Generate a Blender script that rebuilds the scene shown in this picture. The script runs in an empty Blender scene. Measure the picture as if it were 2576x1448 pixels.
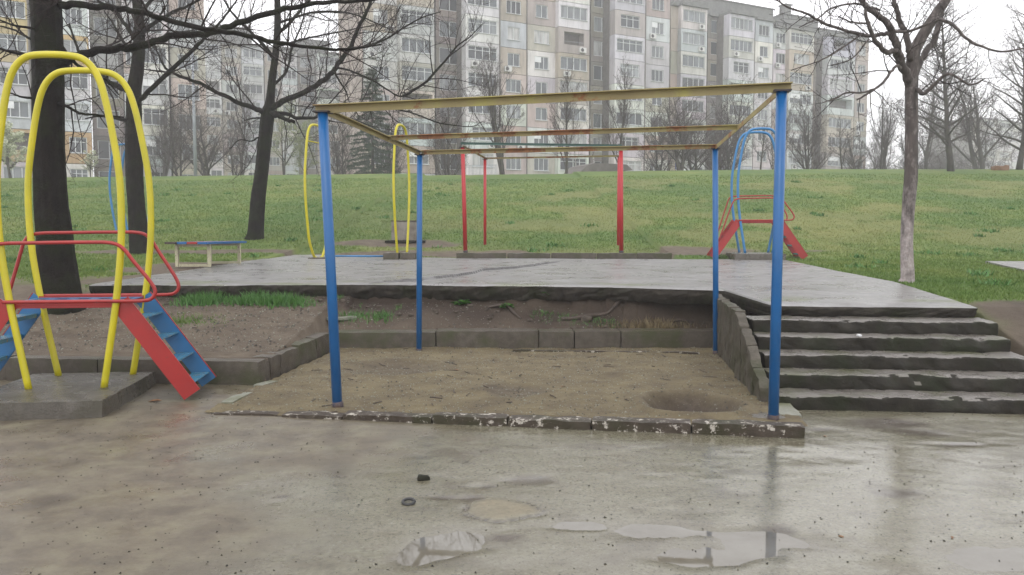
import bpy, math, random
import numpy as np
from mathutils import Vector, Matrix
R = math.radians
RND = random.Random(7)
S = bpy.context.scene
COL = S.collection

# ------------------------------------------------------------------ camera, sky, sun, exposure
F, CX, CY, PITCH, EYE = 2003.0, 1288.0, 724.0, math.atan(134/2003), 1.5
cd = bpy.data.cameras.new('camera'); cam = bpy.data.objects.new('camera', cd); COL.objects.link(cam)
cam.location = (0, 0, EYE); cam.rotation_euler = (R(90)-PITCH, 0, 0)
cd.sensor_width = 36; cd.lens = 28.0; cd.clip_end = 2500; cd.clip_start = .05
S.camera = cam
W = bpy.data.worlds.new("World"); S.world = W; W.use_nodes = True
nt = W.node_tree; nt.nodes.clear()
sky = nt.nodes.new('ShaderNodeTexSky'); sky.sky_type = 'NISHITA'; sky.sun_disc = False
sky.sun_elevation = R(48); sky.sun_rotation = R(200); sky.dust_density = 6; sky.air_density = 1.5
hs = nt.nodes.new('ShaderNodeHueSaturation'); hs.inputs['Saturation'].default_value = .12
mx = nt.nodes.new('ShaderNodeMix'); mx.data_type = 'RGBA'; mx.inputs[0].default_value = .88
mx.inputs[7].default_value = (14.1, 13.95, 14.35, 1)      # even cloud cover hides the blue
bg = nt.nodes.new('ShaderNodeBackground'); bg.inputs[1].default_value = .15
wo = nt.nodes.new('ShaderNodeOutputWorld')
L = nt.links.new
L(sky.outputs[0], hs.inputs['Color']); L(hs.outputs[0], mx.inputs[6]); L(mx.outputs[2], bg.inputs[0]); L(bg.outputs[0], wo.inputs[0])
sd = bpy.data.lights.new('sun', 'SUN'); sd.energy = .6; sd.angle = R(35); sd.color = (1, .97, .92)
sun = bpy.data.objects.new('sun', sd); COL.objects.link(sun); sun.rotation_euler = (R(42), 0, R(-20)); sun.location = (0, 0, 60)
S.view_settings.view_transform = 'Standard'; S.view_settings.look = 'None'
S.view_settings.exposure = -.15; S.view_settings.gamma = 1; S.view_settings.use_curve_mapping = False
S.render.engine = 'CYCLES'; S.cycles.max_bounces = 6; S.cycles.diffuse_bounces = 3; S.cycles.transparent_max_bounces = 6
S.cycles.volume_bounces = 1; S.cycles.use_denoising = True

# ------------------------------------------------------------------ helpers
def ray(px, py):
    x, y = px-CX, -(py-CY)
    c, s = math.cos(PITCH), math.sin(PITCH)
    return Vector((x, F*c+y*s, -F*s+y*c))
def atz(px, py, z=0.0):
    d = ray(px, py); t = (z-EYE)/d.z
    return Vector((d.x*t, d.y*t, z))
def aty(px, py, Y):
    d = ray(px, py); t = Y/d.y
    return Vector((d.x*t, Y, EYE+d.z*t))
def slabz(Y): return .765+.0159*(Y-8.6)
def atslab(px, py):
    d = ray(px, py)       # EYE + t dz = .765+.0159*(t dy - 8.6)
    t = (.765-.0159*8.6-EYE)/(d.z-.0159*d.y)
    return Vector((d.x*t, d.y*t, EYE+d.z*t))

def _h(ix, iy, seed):
    n = (ix.astype(np.int64)*374761393+iy.astype(np.int64)*668265263+seed*974634777) & 0xffffffff
    n = ((n ^ (n >> 13))*1274126177) & 0xffffffff
    return ((n ^ (n >> 16)) & 0xffff)/65535.0
def vn(x, y, seed=0):
    x = np.asarray(x, float); y = np.asarray(y, float)
    ix = np.floor(x); iy = np.floor(y); fx = x-ix; fy = y-iy
    fx = fx*fx*(3-2*fx); fy = fy*fy*(3-2*fy)
    a = _h(ix, iy, seed); b = _h(ix+1, iy, seed); c = _h(ix, iy+1, seed); d = _h(ix+1, iy+1, seed)
    return (a*(1-fx)+b*fx)*(1-fy)+(c*(1-fx)+d*fx)*fy
def fbm(x, y, o=4, seed=0):
    s = 0; a = .5; f = 1
    for k in range(o):
        s = s+a*vn(x*f, y*f, seed+k*17); a *= .5; f *= 2.03
    return s/(1-.5**o)-.5
def sm(a, b, x):
    t = np.clip((np.asarray(x, float)-a)/(b-a), 0, 1); return t*t*(3-2*t)

def tag(o, label=None, cat=None, group=None, kind=None):
    if label: o['label'] = label
    if cat: o['category'] = cat
    if group: o['group'] = group
    if kind: o['kind'] = kind
    return o
def empty(name, loc, rz=0, label=None, cat=None, group=None, parent=None):
    o = bpy.data.objects.new(name, None); COL.objects.link(o); o.location = loc; o.rotation_euler = (0, 0, rz)
    o.empty_display_size = .1
    if parent: o.parent = parent
    return tag(o, label, cat, group)
def link(name, me, parent=None, loc=(0, 0, 0), rz=0, scale=None):
    o = bpy.data.objects.new(name, me); COL.objects.link(o); o.location = loc; o.rotation_euler = (0, 0, rz)
    if parent: o.parent = parent
    if scale: o.scale = scale
    return o
class MB:
    def __init__(s): s.v = []; s.f = []
    def add(s, vs, fs):
        n = len(s.v); s.v.extend(vs); s.f.extend([tuple(i+n for i in f) for f in fs])
    def box(s, c, d, rz=0, m=None):
        x, y, z = d[0]/2, d[1]/2, d[2]/2; cs, sn = math.cos(rz), math.sin(rz); vs = []
        for i in (-1, 1):
            for j in (-1, 1):
                for k in (-1, 1):
                    p = Vector((i*x*cs-j*y*sn, i*x*sn+j*y*cs, k*z))+Vector(c)
                    vs.append(tuple(m @ p) if m else tuple(p))
        s.add(vs, [(0, 1, 3, 2), (4, 6, 7, 5), (0, 4, 5, 1), (2, 3, 7, 6), (0, 2, 6, 4), (1, 5, 7, 3)])
        return s
    def beam(s, a, b, w, h, up=Vector((0, 0, 1)), off=(0, 0)):
        a = Vector(a); b = Vector(b); t = (b-a).normalized(); sd = t.cross(up).normalized(); u = sd.cross(t)
        vs = []
        for p in (a, b):
            for i, j in ((-1, -1), (1, -1), (1, 1), (-1, 1)):
                vs.append(tuple(p+sd*(i*w/2+off[0])+u*(j*h/2+off[1])))
        s.add(vs, [(3, 2, 1, 0), (4, 5, 6, 7), (0, 1, 5, 4), (1, 2, 6, 5), (2, 3, 7, 6), (3, 0, 4, 7)])
        return s
    def tube(s, pts, rad, n=8, cap=True):
        k = len(pts)
        if isinstance(rad, (int, float)): rad = [rad]*k
        P = [Vector(p) for p in pts]
        ref = Vector((0, 0, 1)); t0 = (P[1]-P[0])
        if abs(t0.normalized().z) > .9: ref = Vector((1, .13, 0))
        vs = []; nrm = None
        for i in range(k):
            t = (P[min(i+1, k-1)]-P[max(i-1, 0)]).normalized()
            if nrm is None: nrm = t.cross(ref).normalized()
            else:
                nrm = (nrm-t*nrm.dot(t))
                nrm = nrm.normalized() if nrm.length > 1e-6 else t.orthogonal().normalized()
            b = t.cross(nrm)
            for j in range(n):
                a = 2*math.pi*j/n
                q = P[i]+(nrm*math.cos(a)+b*math.sin(a))*rad[i]
                vs.append((q.x, q.y, q.z))
        fs = [(i*n+j, i*n+(j+1) % n, (i+1)*n+(j+1) % n, (i+1)*n+j) for i in range(k-1) for j in range(n)]
        if cap: fs += [tuple(range(n-1, -1, -1)), tuple((k-1)*n+j for j in range(n))]
        s.add(vs, fs); return s
    def rock(s, c, d, rz=0, rd=.02, amp=.008, step=.08, seed=0, fr=6.0, m=None, oc=3):
        """box with worn round edges and an uneven, broken surface"""
        c = Vector(c); cs, sn = math.cos(rz), math.sin(rz)
        h = [d[0]/2, d[1]/2, d[2]/2]
        for ax in range(3):
            u, v = [(1, 2), (2, 0), (0, 1)][ax]
            nu = max(2, int(d[u]/step)); nv = max(2, int(d[v]/step))
            for sg in (-1, 1):
                A, B = np.meshgrid(np.linspace(-h[u], h[u], nu+1), np.linspace(-h[v], h[v], nv+1), indexing='ij')
                p = np.zeros((A.size, 3)); p[:, ax] = sg*h[ax]; p[:, u] = A.ravel(); p[:, v] = B.ravel()
                lim = np.array(h)-rd; q = np.clip(p, -lim, lim); dd = p-q
                ln = np.linalg.norm(dd, axis=1, keepdims=True); ln[ln == 0] = 1
                p = q+dd/ln*rd
                g = np.stack([fbm(p[:, 0]*fr+p[:, 2]*fr*1.3, p[:, 1]*fr+p[:, 2]*fr*.7, oc, seed+11*k) for k in range(3)], 1)
                p = p+g*amp*2
                X = p[:, 0]*cs-p[:, 1]*sn+c.x; Y = p[:, 0]*sn+p[:, 1]*cs+c.y; Z = p[:, 2]+c.z
                fs = []
                for i in range(nu):
                    for j in range(nv):
                        a = i*(nv+1)+j
                        q4 = (a, a+nv+1, a+nv+2, a+1)
                        fs.append(q4 if sg > 0 else q4[::-1])
                s.add(list(zip(X.tolist(), Y.tolist(), Z.tolist())), fs)
        return s
    def mesh(s, name, mat, smooth=False, off=None):
        me = bpy.data.meshes.new(name)
        v = s.v if off is None else [(a-off[0], b-off[1], c-off[2]) for a, b, c in s.v]
        me.from_pydata(v, [], s.f); me.update()
        if smooth: me.polygons.foreach_set('use_smooth', [True]*len(me.polygons))
        if mat: me.materials.append(mat)
        return me
    def obj(s, name, mat, parent=None, smooth=False, world=True):
        """world=True: vertices are world coordinates, the (unrotated) parent sits at parent.location"""
        off = parent.location if (parent and world) else None
        if off is None and not parent and world:      # origin at own base
            xs = [p[0] for p in s.v]; ys = [p[1] for p in s.v]; zs = [p[2] for p in s.v]
            o3 = ((min(xs)+max(xs))/2, (min(ys)+max(ys))/2, min(zs))
            return link(name, s.mesh(name, mat, smooth, o3), None, o3)
        return link(name, s.mesh(name, mat, smooth, off), parent)

def npmesh(name, V, Fq, mat, smooth=True, attrs=None):
    me = bpy.data.meshes.new(name); V = np.asarray(V, np.float32); Fq = np.asarray(Fq, np.int32)
    me.vertices.add(len(V)); me.vertices.foreach_set('co', V.ravel())
    k = Fq.shape[1]; me.loops.add(Fq.size); me.loops.foreach_set('vertex_index', Fq.ravel())
    me.polygons.add(len(Fq)); me.polygons.foreach_set('loop_start', np.arange(0, Fq.size, k, dtype=np.int32))
    if smooth: me.polygons.foreach_set('use_smooth', np.ones(len(Fq), bool))
    me.update(calc_edges=True)
    for n, a in (attrs or {}).items():
        at = me.attributes.new(n, 'FLOAT', 'POINT'); at.data.foreach_set('value', np.asarray(a, np.float32).ravel())
    me.materials.append(mat); return me
def gridmesh(name, xs, ys, zf, mat, keep=None, attrs=None, smooth=True):
    X, Y = np.meshgrid(xs, ys, indexing='ij'); Z = zf(X, Y)
    nx, ny = X.shape; idx = np.arange(nx*ny).reshape(nx, ny)
    Fq = np.stack([idx[:-1, :-1], idx[1:, :-1], idx[1:, 1:], idx[:-1, 1:]], -1).reshape(-1, 4)
    if keep is not None:
        cx = (X[:-1, :-1]+X[1:, 1:])/2; cy = (Y[:-1, :-1]+Y[1:, 1:])/2
        Fq = Fq[keep(cx, cy).ravel()]
    V = np.stack([X, Y, Z], -1).reshape(-1, 3)
    used = np.zeros(len(V), bool); used[Fq.ravel()] = True; mp = np.cumsum(used)-1
    at = {n: f(X, Y).ravel()[used] for n, f in (attrs or {}).items()}
    return npmesh(name, V[used], mp[Fq], mat, smooth, at)
def spaced(segs):
    out = []
    for a, b, st in segs: out.extend(np.arange(a, b, st).tolist())
    return np.array(out+[segs[-1][1]])

def curve(pts, n=6):
    """Catmull-Rom through control points (each a tuple of numbers)"""
    P = [np.array(p, float) for p in pts]; P = [2*P[0]-P[1]]+P+[2*P[-1]-P[-2]]; out = []
    for i in range(1, len(P)-2):
        for k in range(n):
            t = k/n
            out.append(.5*((2*P[i])+(-P[i-1]+P[i+1])*t+(2*P[i-1]-5*P[i]+4*P[i+1]-P[i+2])*t*t+(-P[i-1]+3*P[i]-3*P[i+1]+P[i+2])*t**3))
    out.append(P[-2]); return out

# ------------------------------------------------------------------ materials
def nodes(name):
    m = bpy.data.materials.new(name); m.use_nodes = True; t = m.node_tree
    return m, t, t.nodes['Principled BSDF']
def N(t, typ, **kw):
    n = t.nodes.new('ShaderNode'+typ)
    for k, v in kw.items():
        if k in ('ops',): continue
        setattr(n, k, v)
    return n
def noise(t, scale, detail=5, rough=.6, vec=None, stretch=None):
    g = N(t, 'NewGeometry'); n = N(t, 'TexNoise'); n.inputs['Scale'].default_value = scale
    n.inputs['Detail'].default_value = detail; n.inputs['Roughness'].default_value = rough
    src = vec or g.outputs['Position']
    if stretch:
        mp = N(t, 'Mapping'); mp.inputs['Scale'].default_value = stretch; t.links.new(src, mp.inputs[0]); src = mp.outputs[0]
    t.links.new(src, n.inputs['Vector']); return n.outputs['Fac']
def ramp(t, fac, stops):
    r = N(t, 'ValToRGB'); e = r.color_ramp.elements
    while len(e) > 1: e.remove(e[-1])
    e[0].position = stops[0][0]; e[0].color = (*stops[0][1], 1)
    for p, c in stops[1:]:
        x = e.new(p); x.color = (*c, 1)
    t.links.new(fac, r.inputs[0]); return r.outputs[0]
def g3(v): return (v, v, v)
def mixc(t, fac, a, b, mode='MIX'):
    m = N(t, 'Mix', data_type='RGBA', blend_type=mode)
    for inp, val in ((0, fac), (6, a), (7, b)):
        if isinstance(val, (int, float)): m.inputs[inp].default_value = val
        elif isinstance(val, tuple): m.inputs[inp].default_value = (*val, 1)
        else: t.links.new(val, m.inputs[inp])
    return m.outputs[2]
def bump(t, b, h, strength=.3, dist=.01):
    n = N(t, 'Bump'); n.inputs['Strength'].default_value = strength; n.inputs['Distance'].default_value = dist
    t.links.new(h, n.inputs['Height']); t.links.new(n.outputs[0], b.inputs['Normal'])
def attr(t, name):
    a = N(t, 'Attribute'); a.attribute_name = name; return a.outputs['Fac']
def rough(name, c1, c2, sc=8, r=(.6, .6), bs=.3, bd=.01, c3=None, sc3=1.2, stretch=None, detail=6, spec=.5):
    m, t, b = nodes(name); b.inputs['Specular IOR Level'].default_value = spec
    n = noise(t, sc, detail, .65, stretch=stretch)
    col = ramp(t, n, [(.3, c1), (.7, c2)])
    if c3: col = mixc(t, ramp(t, noise(t, sc3, 5), [(.45, g3(0)), (.62, g3(1))]), col, c3)
    t.links.new(col, b.inputs['Base Color'])
    t.links.new(ramp(t, noise(t, sc*.6, 3), [(.35, g3(r[0])), (.65, g3(r[1]))]), b.inputs['Roughness'])
    if bs: bump(t, b, noise(t, sc*3, 6, .7), bs, bd)
    return m
def paint(name, c, c2=None, chips=None, r=.32, chipamt=.62):
    m, t, b = nodes(name); c2 = c2 or tuple(x*.75 for x in c)
    col = ramp(t, noise(t, 3.5, 5, .6), [(.3, c2), (.7, c)])
    if chips:
        f = ramp(t, noise(t, 22, 6, .7), [(chipamt, g3(0)), (chipamt+.03, g3(1))])
        col = mixc(t, f, col, chips)
    t.links.new(col, b.inputs['Base Color']); b.inputs['Roughness'].default_value = r
    bump(t, b, noise(t, 60, 4), .15, .002); return m

M = {}
M['blue'] = paint('blue_paint', (.008, .105, .30), (.007, .085, .24), (.10, .10, .10), .3, .74)
M['blue_bridge'] = paint('blue_bridge_paint', (.02, .14, .33), (.03, .12, .24), (.12, .13, .11), .3, .66)
M['lightblue'] = paint('light_blue_paint', (.035, .19, .42), (.03, .16, .34), (.2, .2, .2), .35, .72)
M['yellow'] = paint('yellow_paint', (.55, .47, .008), (.42, .38, .01), (.35, .28, .04), .28, .72)
M['red'] = paint('red_paint', (.35, .018, .015), (.26, .016, .016), (.10, .04, .03), .36, .66)
M['red_pole'] = paint('red_pole_paint', (.42, .015, .02), (.34, .012, .018), (.08, .02, .02), .35, .72)
M['green_bar'] = paint('green_bar_paint', (.07, .16, .13), (.05, .12, .10), (.1, .05, .03), .45, .66)
M['cream'] = paint('cream_paint', (.52, .49, .33), (.36, .33, .22), (.15, .12, .08), .5, .6)
M['dark_metal'] = rough('dark_metal', (.02, .018, .02), (.05, .035, .03), 20, (.5, .7), .1)
M['teal_step'] = paint('teal_step_paint', (.06, .20, .26), (.03, .14, .26), (.14, .16, .13), .25, .55)
M['rustc'] = rough('rusty_collar', (.02, .03, .06), (.10, .06, .04), 30, (.6, .8), .4)
def rusty(name, thr):
    m, t, b = nodes(name)
    yel = ramp(t, noise(t, 2.6, 4), [(.3, (.24, .19, .085)), (.55, (.31, .26, .11)), (.72, (.38, .35, .09))])
    rs = ramp(t, noise(t, 14, 6, .7), [(.3, (.13, .045, .018)), (.7, (.34, .15, .05))])
    f = ramp(t, noise(t, 3.0, 7, .72), [(thr, g3(0)), (thr+.07, g3(1))])
    t.links.new(mixc(t, f, yel, rs), b.inputs['Base Color']); b.inputs['Roughness'].default_value = .55
    bump(t, b, noise(t, 60, 5), .4, .003); return m
M['beam_yellow'] = rusty('olive_yellow_beam', .60)
M['beam_rust'] = rusty('rusty_beam', .50)
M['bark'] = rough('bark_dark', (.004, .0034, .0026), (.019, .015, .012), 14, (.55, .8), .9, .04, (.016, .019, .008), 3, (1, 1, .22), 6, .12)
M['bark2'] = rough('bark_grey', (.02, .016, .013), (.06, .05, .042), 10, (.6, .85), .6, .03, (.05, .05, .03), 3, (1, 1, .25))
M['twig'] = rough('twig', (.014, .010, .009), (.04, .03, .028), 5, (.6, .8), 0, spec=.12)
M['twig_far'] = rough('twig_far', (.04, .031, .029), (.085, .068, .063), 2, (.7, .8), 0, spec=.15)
M['birch'] = rough('birch_bark', (.55, .55, .52), (.35, .34, .32), 6, (.6, .8), .2, .01, (.08, .07, .06), 4)
m, t, b = nodes('whitewashed_bark')
g = N(t, 'NewGeometry'); sx = N(t, 'SeparateXYZ'); t.links.new(g.outputs['Position'], sx.inputs[0])
mt = N(t, 'MapRange'); mt.inputs[1].default_value = 1.2; mt.inputs[2].default_value = 2.35; mt.inputs[3].default_value = .66; mt.inputs[4].default_value = .34
t.links.new(sx.outputs[2], mt.inputs[0])
th = N(t, 'Math', operation='GREATER_THAN'); nn = noise(t, 11, 6, .7, stretch=(1, 1, .5))
ad = N(t, 'Math', operation='SUBTRACT'); t.links.new(mt.outputs[0], ad.inputs[0]); t.links.new(nn, ad.inputs[1])
ml = N(t, 'Math', operation='MULTIPLY_ADD', use_clamp=True); t.links.new(ad.outputs[0], ml.inputs[0]); ml.inputs[1].default_value = 2.6; ml.inputs[2].default_value = .35
bk = ramp(t, noise(t, 12, 6, .65, stretch=(1, 1, .25)), [(.3, (.030, .025, .022)), (.7, (.095, .077, .068))])
t.links.new(mixc(t, ml.outputs[0], bk, ramp(t, noise(t, 30, 4), [(.3, (.30, .25, .235)), (.7, (.44, .40, .385))])), b.inputs['Base Color'])
b.inputs['Roughness'].default_value = .75; bump(t, b, noise(t, 30, 6, .7, stretch=(1, 1, .3)), .6, .02); M['bark_white'] = m

def stone(name, a, b_, moss, r=(.3, .6), lich=None, lt=.66):
    m, t, b = nodes(name); b.inputs['Specular IOR Level'].default_value = .5 if name in ('step_concrete', 'plinth_concrete', 'flat_kerb') else .22
    col = ramp(t, noise(t, 9, 8, .7), [(.28, a), (.5, tuple((x+y)/2 for x, y in zip(a, b_))), (.72, b_)])
    col = mixc(t, ramp(t, noise(t, 2.2, 6, .65), [(.48, g3(0)), (.64, g3(1))]), col, moss)
    sp = noise(t, 90, 3, .6)
    col = mixc(t, ramp(t, sp, [(.66, g3(0)), (.74, g3(.5))]), col, tuple(min(1, x*2.2) for x in b_))
    if lich: col = mixc(t, ramp(t, noise(t, 13, 7, .75), [(lt, g3(0)), (lt+.04, g3(1))]), col, lich)
    t.links.new(col, b.inputs['Base Color'])
    t.links.new(ramp(t, noise(t, 3, 4), [(.35, g3(r[0])), (.65, g3(r[1]))]), b.inputs['Roughness'])
    bump(t, b, noise(t, 45, 8, .75), .7, .012); return m
M['wallstone'] = stone('old_concrete', (.055, .046, .036), (.115, .10, .08), (.06, .062, .032), (.28, .5))
M['kerbstone'] = stone('kerb_concrete', (.028, .019, .013), (.075, .060, .045), (.036, .034, .016), (.3, .55), (.42, .39, .34), .555)
M['step'] = stone('step_concrete', (.085, .076, .066), (.17, .155, .138), (.085, .085, .05), (.18, .42))
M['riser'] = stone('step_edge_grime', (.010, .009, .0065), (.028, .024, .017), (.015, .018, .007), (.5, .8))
M['clod'] = rough('clod_earth', (.035, .026, .019), (.11, .088, .064), 20, (.6, .8), .6)
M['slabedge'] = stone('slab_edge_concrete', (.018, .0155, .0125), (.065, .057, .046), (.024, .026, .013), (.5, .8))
M['cheek'] = stone('cheek_concrete', (.045, .039, .03), (.11, .097, .075), (.045, .046, .024), (.5, .75))
M['pad'] = stone('plinth_concrete', (.06, .053, .043), (.125, .113, .093), (.062, .056, .038), (.12, .4))
M['flat'] = stone('flat_kerb', (.15, .155, .12), (.24, .245, .20), (.14, .145, .09), (.3, .5))

# pavement: wet worn concrete; masks painted by the terrain code
m, t, b = nodes('wet_pavement'); M['pave'] = m
base = ramp(t, noise(t, 1.3, 8, .66), [(.25, (.128, .117, .079)), (.5, (.162, .154, .107)), (.75, (.198, .190, .140))])
base = mixc(t, ramp(t, noise(t, 5.5, 8, .75, stretch=(1, 1.7, 1)), [(.33, g3(.75)), (.58, g3(0))]), base, (.125, .108, .076))
base = mixc(t, ramp(t, noise(t, 2.1, 8, .78, stretch=(1, 2.4, 1)), [(.60, g3(0)), (.66, g3(.55))]), base, (.12, .095, .07))
base = mixc(t, ramp(t, noise(t, 42, 7, .85), [(.36, g3(.9)), (.5, g3(0))]), base, (.052, .045, .033))
base = mixc(t, ramp(t, noise(t, 33, 6, .8), [(.54, g3(0)), (.66, g3(.5))]), base, (.26, .25, .20))
base = mixc(t, ramp(t, noise(t, 95, 3, .6), [(.68, g3(0)), (.76, g3(.7))]), base, (.34, .32, .27))
mudc = ramp(t, noise(t, 3.2, 8, .7), [(.3, (.050, .038, .026)), (.48, (.105, .084, .056)), (.68, (.165, .148, .095))])
base = mixc(t, attr(t, 'mud'), base, mudc)
pt = ramp(t, noise(t, 38, 7, .75), [(.3, (.11, .09, .055)), (.7, (.26, .225, .15))])
base = mixc(t, attr(t, 'patch'), base, pt)
base = mixc(t, attr(t, 'wetdark'), base, ramp(t, noise(t, 9, 5), [(.3, (.040, .030, .020)), (.7, (.075, .058, .040))]))
base = mixc(t, attr(t, 'crack'), base, (.03, .025, .02))
base = mixc(t, attr(t, 'margin'), base, (.085, .072, .052))
t.links.new(base, b.inputs['Base Color'])
rr = ramp(t, noise(t, .9, 7, .65, stretch=(1, 2.2, 1)), [(.36, g3(.13)), (.5, g3(.20)), (.62, g3(.40))])
r2 = mixc(t, attr(t, 'film'), rr, g3(.07)); r3 = mixc(t, attr(t, 'patch'), mixc(t, attr(t, 'mud'), r2, ramp(t, noise(t, 1.7, 6, .7), [(.38, g3(.28)), (.55, g3(.62))])), g3(.75))
t.links.new(r3, b.inputs['Roughness']); b.inputs['IOR'].default_value = 1.55
bh = noise(t, 50, 8, .75)
bp = N(t, 'Bump'); bp.inputs['Distance'].default_value = .006; t.links.new(bh, bp.inputs['Height'])
inv = N(t, 'Math', operation='MULTIPLY_ADD'); t.links.new(attr(t, 'film'), inv.inputs[0]); inv.inputs[1].default_value = -.20; inv.inputs[2].default_value = .30
t.links.new(inv.outputs[0], bp.inputs['Strength']); t.links.new(bp.outputs[0], b.inputs['Normal'])

m, t, b = nodes('sand'); M['sand'] = m
c = ramp(t, noise(t, 2.6, 9, .74), [(.3, (.070, .050, .026)), (.48, (.122, .094, .045)), (.68, (.178, .144, .072))])
c = mixc(t, ramp(t, noise(t, 120, 3, .6), [(.66, g3(0)), (.75, g3(.8))]), c, (.42, .38, .30))
c = mixc(t, ramp(t, noise(t, 70, 4, .7), [(.28, g3(.7)), (.42, g3(0))]), c, (.06, .042, .028))
c = mixc(t, attr(t, 'dark'), c, ramp(t, noise(t, 22, 6, .75), [(.3, (.03, .021, .015)), (.7, (.085, .062, .046))]))
t.links.new(c, b.inputs['Base Color']); b.inputs['Roughness'].default_value = .75; bump(t, b, noise(t, 40, 9, .8), .9, .02)

m, t, b = nodes('ground'); M['ground'] = m
d = ramp(t, noise(t, 3, 8, .7), [(.28, (.075, .056, .040)), (.5, (.115, .090, .064)), (.72, (.165, .134, .098))])
d = mixc(t, ramp(t, noise(t, 80, 3, .6), [(.67, g3(0)), (.76, g3(.8))]), d, (.34, .30, .25))
d = mixc(t, attr(t, 'dark_soil'), d, (.05, .036, .028))  # darker brown earth along the slab's front edge and on the right bank
gr = ramp(t, noise(t, .8, 8, .68), [(.25, (.072, .125, .020)), (.45, (.108, .162, .030)), (.6, (.148, .185, .042)), (.78, (.19, .20, .06))])
gr = mixc(t, ramp(t, noise(t, .16, 4, .6), [(.40, g3(.7)), (.58, g3(0))]), gr, (.055, .115, .022))
gr = mixc(t, ramp(t, noise(t, 7, 7, .7), [(.3, g3(.55)), (.5, g3(0))]), gr, (.045, .10, .016))
gr = mixc(t, attr(t, 'dry'), gr, ramp(t, noise(t, 6, 6), [(.3, (.16, .16, .05)), (.7, (.25, .21, .085))]))
col = mixc(t, attr(t, 'grass'), d, gr)
t.links.new(col, b.inputs['Base Color']); b.inputs['Roughness'].default_value = .8; b.inputs['Specular IOR Level'].default_value = .25
bump(t, b, noise(t, 28, 9, .8), .8, .03)

m, t, b = nodes('wet_slab'); M['slab'] = m
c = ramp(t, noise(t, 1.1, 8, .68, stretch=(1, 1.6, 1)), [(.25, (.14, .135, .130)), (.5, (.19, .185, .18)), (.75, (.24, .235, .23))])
c = mixc(t, ramp(t, noise(t, 26, 8, .8), [(.34, g3(.8)), (.48, g3(0))]), c, (.07, .064, .058))
c = mixc(t, ramp(t, noise(t, 3.4, 8, .78), [(.36, g3(.6)), (.52, g3(0))]), c, (.10, .095, .085))
c = mixc(t, attr(t, 'moss'), c, (.10, .115, .045))
c = mixc(t, attr(t, 'crack'), c, (.02, .018, .016))
t.links.new(c, b.inputs['Base Color'])
t.links.new(ramp(t, noise(t, 1.6, 8, .7), [(.36, g3(.22)), (.5, g3(.33)), (.64, g3(.5))]), b.inputs['Roughness'])
bump(t, b, noise(t, 30, 9, .75), .25, .006)

m, t, b = nodes('puddle_water'); M['water'] = m      # thin silty rain water
t.links.new(ramp(t, noise(t, 2.5, 6, .65), [(.3, (.10, .088, .066)), (.6, (.15, .14, .115))]), b.inputs['Base Color'])
b.inputs['Roughness'].default_value = .025; b.inputs['IOR'].default_value = 1.5
bump(t, b, noise(t, 9, 2), .04, .002)
m, t, b = nodes('grass_blade'); M['blade'] = m
oi = noise(t, .8, 8, .68); c = ramp(t, oi, [(.28, (.072, .132, .020)), (.5, (.112, .172, .032)), (.62, (.150, .196, .045)), (.78, (.198, .212, .065))])
c = mixc(t, ramp(t, noise(t, .16, 4, .6), [(.40, g3(.7)), (.58, g3(0))]), c, (.075, .15, .028))
c = mixc(t, attr(t, 'dry'), c, (.32, .28, .13))
t.links.new(c, b.inputs['Base Color']); b.inputs['Roughness'].default_value = .6; b.inputs['Specular IOR Level'].default_value = .3
M['weed'] = rough('weed_leaf', (.035, .12, .02), (.08, .20, .03), 9, (.5, .6), 0)
M['straw'] = rough('dry_straw', (.10, .075, .04), (.24, .19, .10), 9, (.6, .8), 0)
M['blossom'] = rough('pale_bloom', (.42, .46, .30), (.60, .62, .47), 2, (.7, .8), 0)
M['budleaf'] = rough('bud_leaf', (.17, .21, .09), (.28, .31, .16), 2, (.7, .8), 0)
M['needle'] = rough('fir_needle', (.018, .040, .018), (.04, .07, .03), 2, (.6, .7), 0)
M['root'] = rough('root_wood', (.03, .021, .016), (.085, .063, .048), 15, (.6, .8), .4)

# wall panels take their tint from the object's own colour
m, t, b = nodes('facade_panel'); M['panel'] = m
oi = N(t, 'ObjectInfo')
st = ramp(t, noise(t, .55, 8, .7, stretch=(1, 1, .35)), [(.3, g3(.66)), (.5, g3(.9)), (.68, g3(1.06))])
st2 = ramp(t, noise(t, 2.6, 7, .75, stretch=(1, 1, .12)), [(.3, g3(.72)), (.52, g3(1.0))])
c = mixc(t, 1.0, oi.outputs['Color'], st, 'MULTIPLY'); c = mixc(t, 1.0, c, st2, 'MULTIPLY')
t.links.new(c, b.inputs['Base Color']); b.inputs['Roughness'].default_value = .85
bump(t, b, noise(t, 9, 6, .7), .3, .02)
m, t, b = nodes('window_glass'); M['glass'] = m
oi = N(t, 'ObjectInfo')
c = ramp(t, oi.outputs['Random'], [(0, (.035, .04, .045)), (.3, (.10, .115, .125)), (.55, (.17, .19, .20)), (.8, (.30, .32, .33)), (1, (.5, .5, .48))])
g = N(t, 'NewGeometry'); c = mixc(t, ramp(t, noise(t, 1.4, 3, .6, stretch=(1, 1, .2)), [(.4, g3(.5)), (.6, g3(0))]), c, (.04, .04, .045))
t.links.new(c, b.inputs['Base Color']); b.inputs['Roughness'].default_value = .08
M['wframe'] = rough('window_frame_white', (.48, .50, .50), (.62, .64, .64), 3, (.4, .5), 0)
M['core'] = rough('joint_dark', (.11, .10, .09), (.19, .175, .16), 1.5, (.8, .9), 0)
M['roof'] = rough('roof_edge', (.10, .105, .10), (.19, .19, .18), 2, (.7, .8), .2)
M['ac'] = rough('ac_white', (.50, .50, .48), (.62, .62, .6), 2, (.4, .5), 0)
M['black'] = rough('black_plastic', (.015, .015, .015), (.03, .03, .03), 4, (.4, .5), 0)
M['pole'] = rough('pole_grey', (.22, .24, .27), (.32, .34, .37), 2, (.5, .6), 0)
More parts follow.
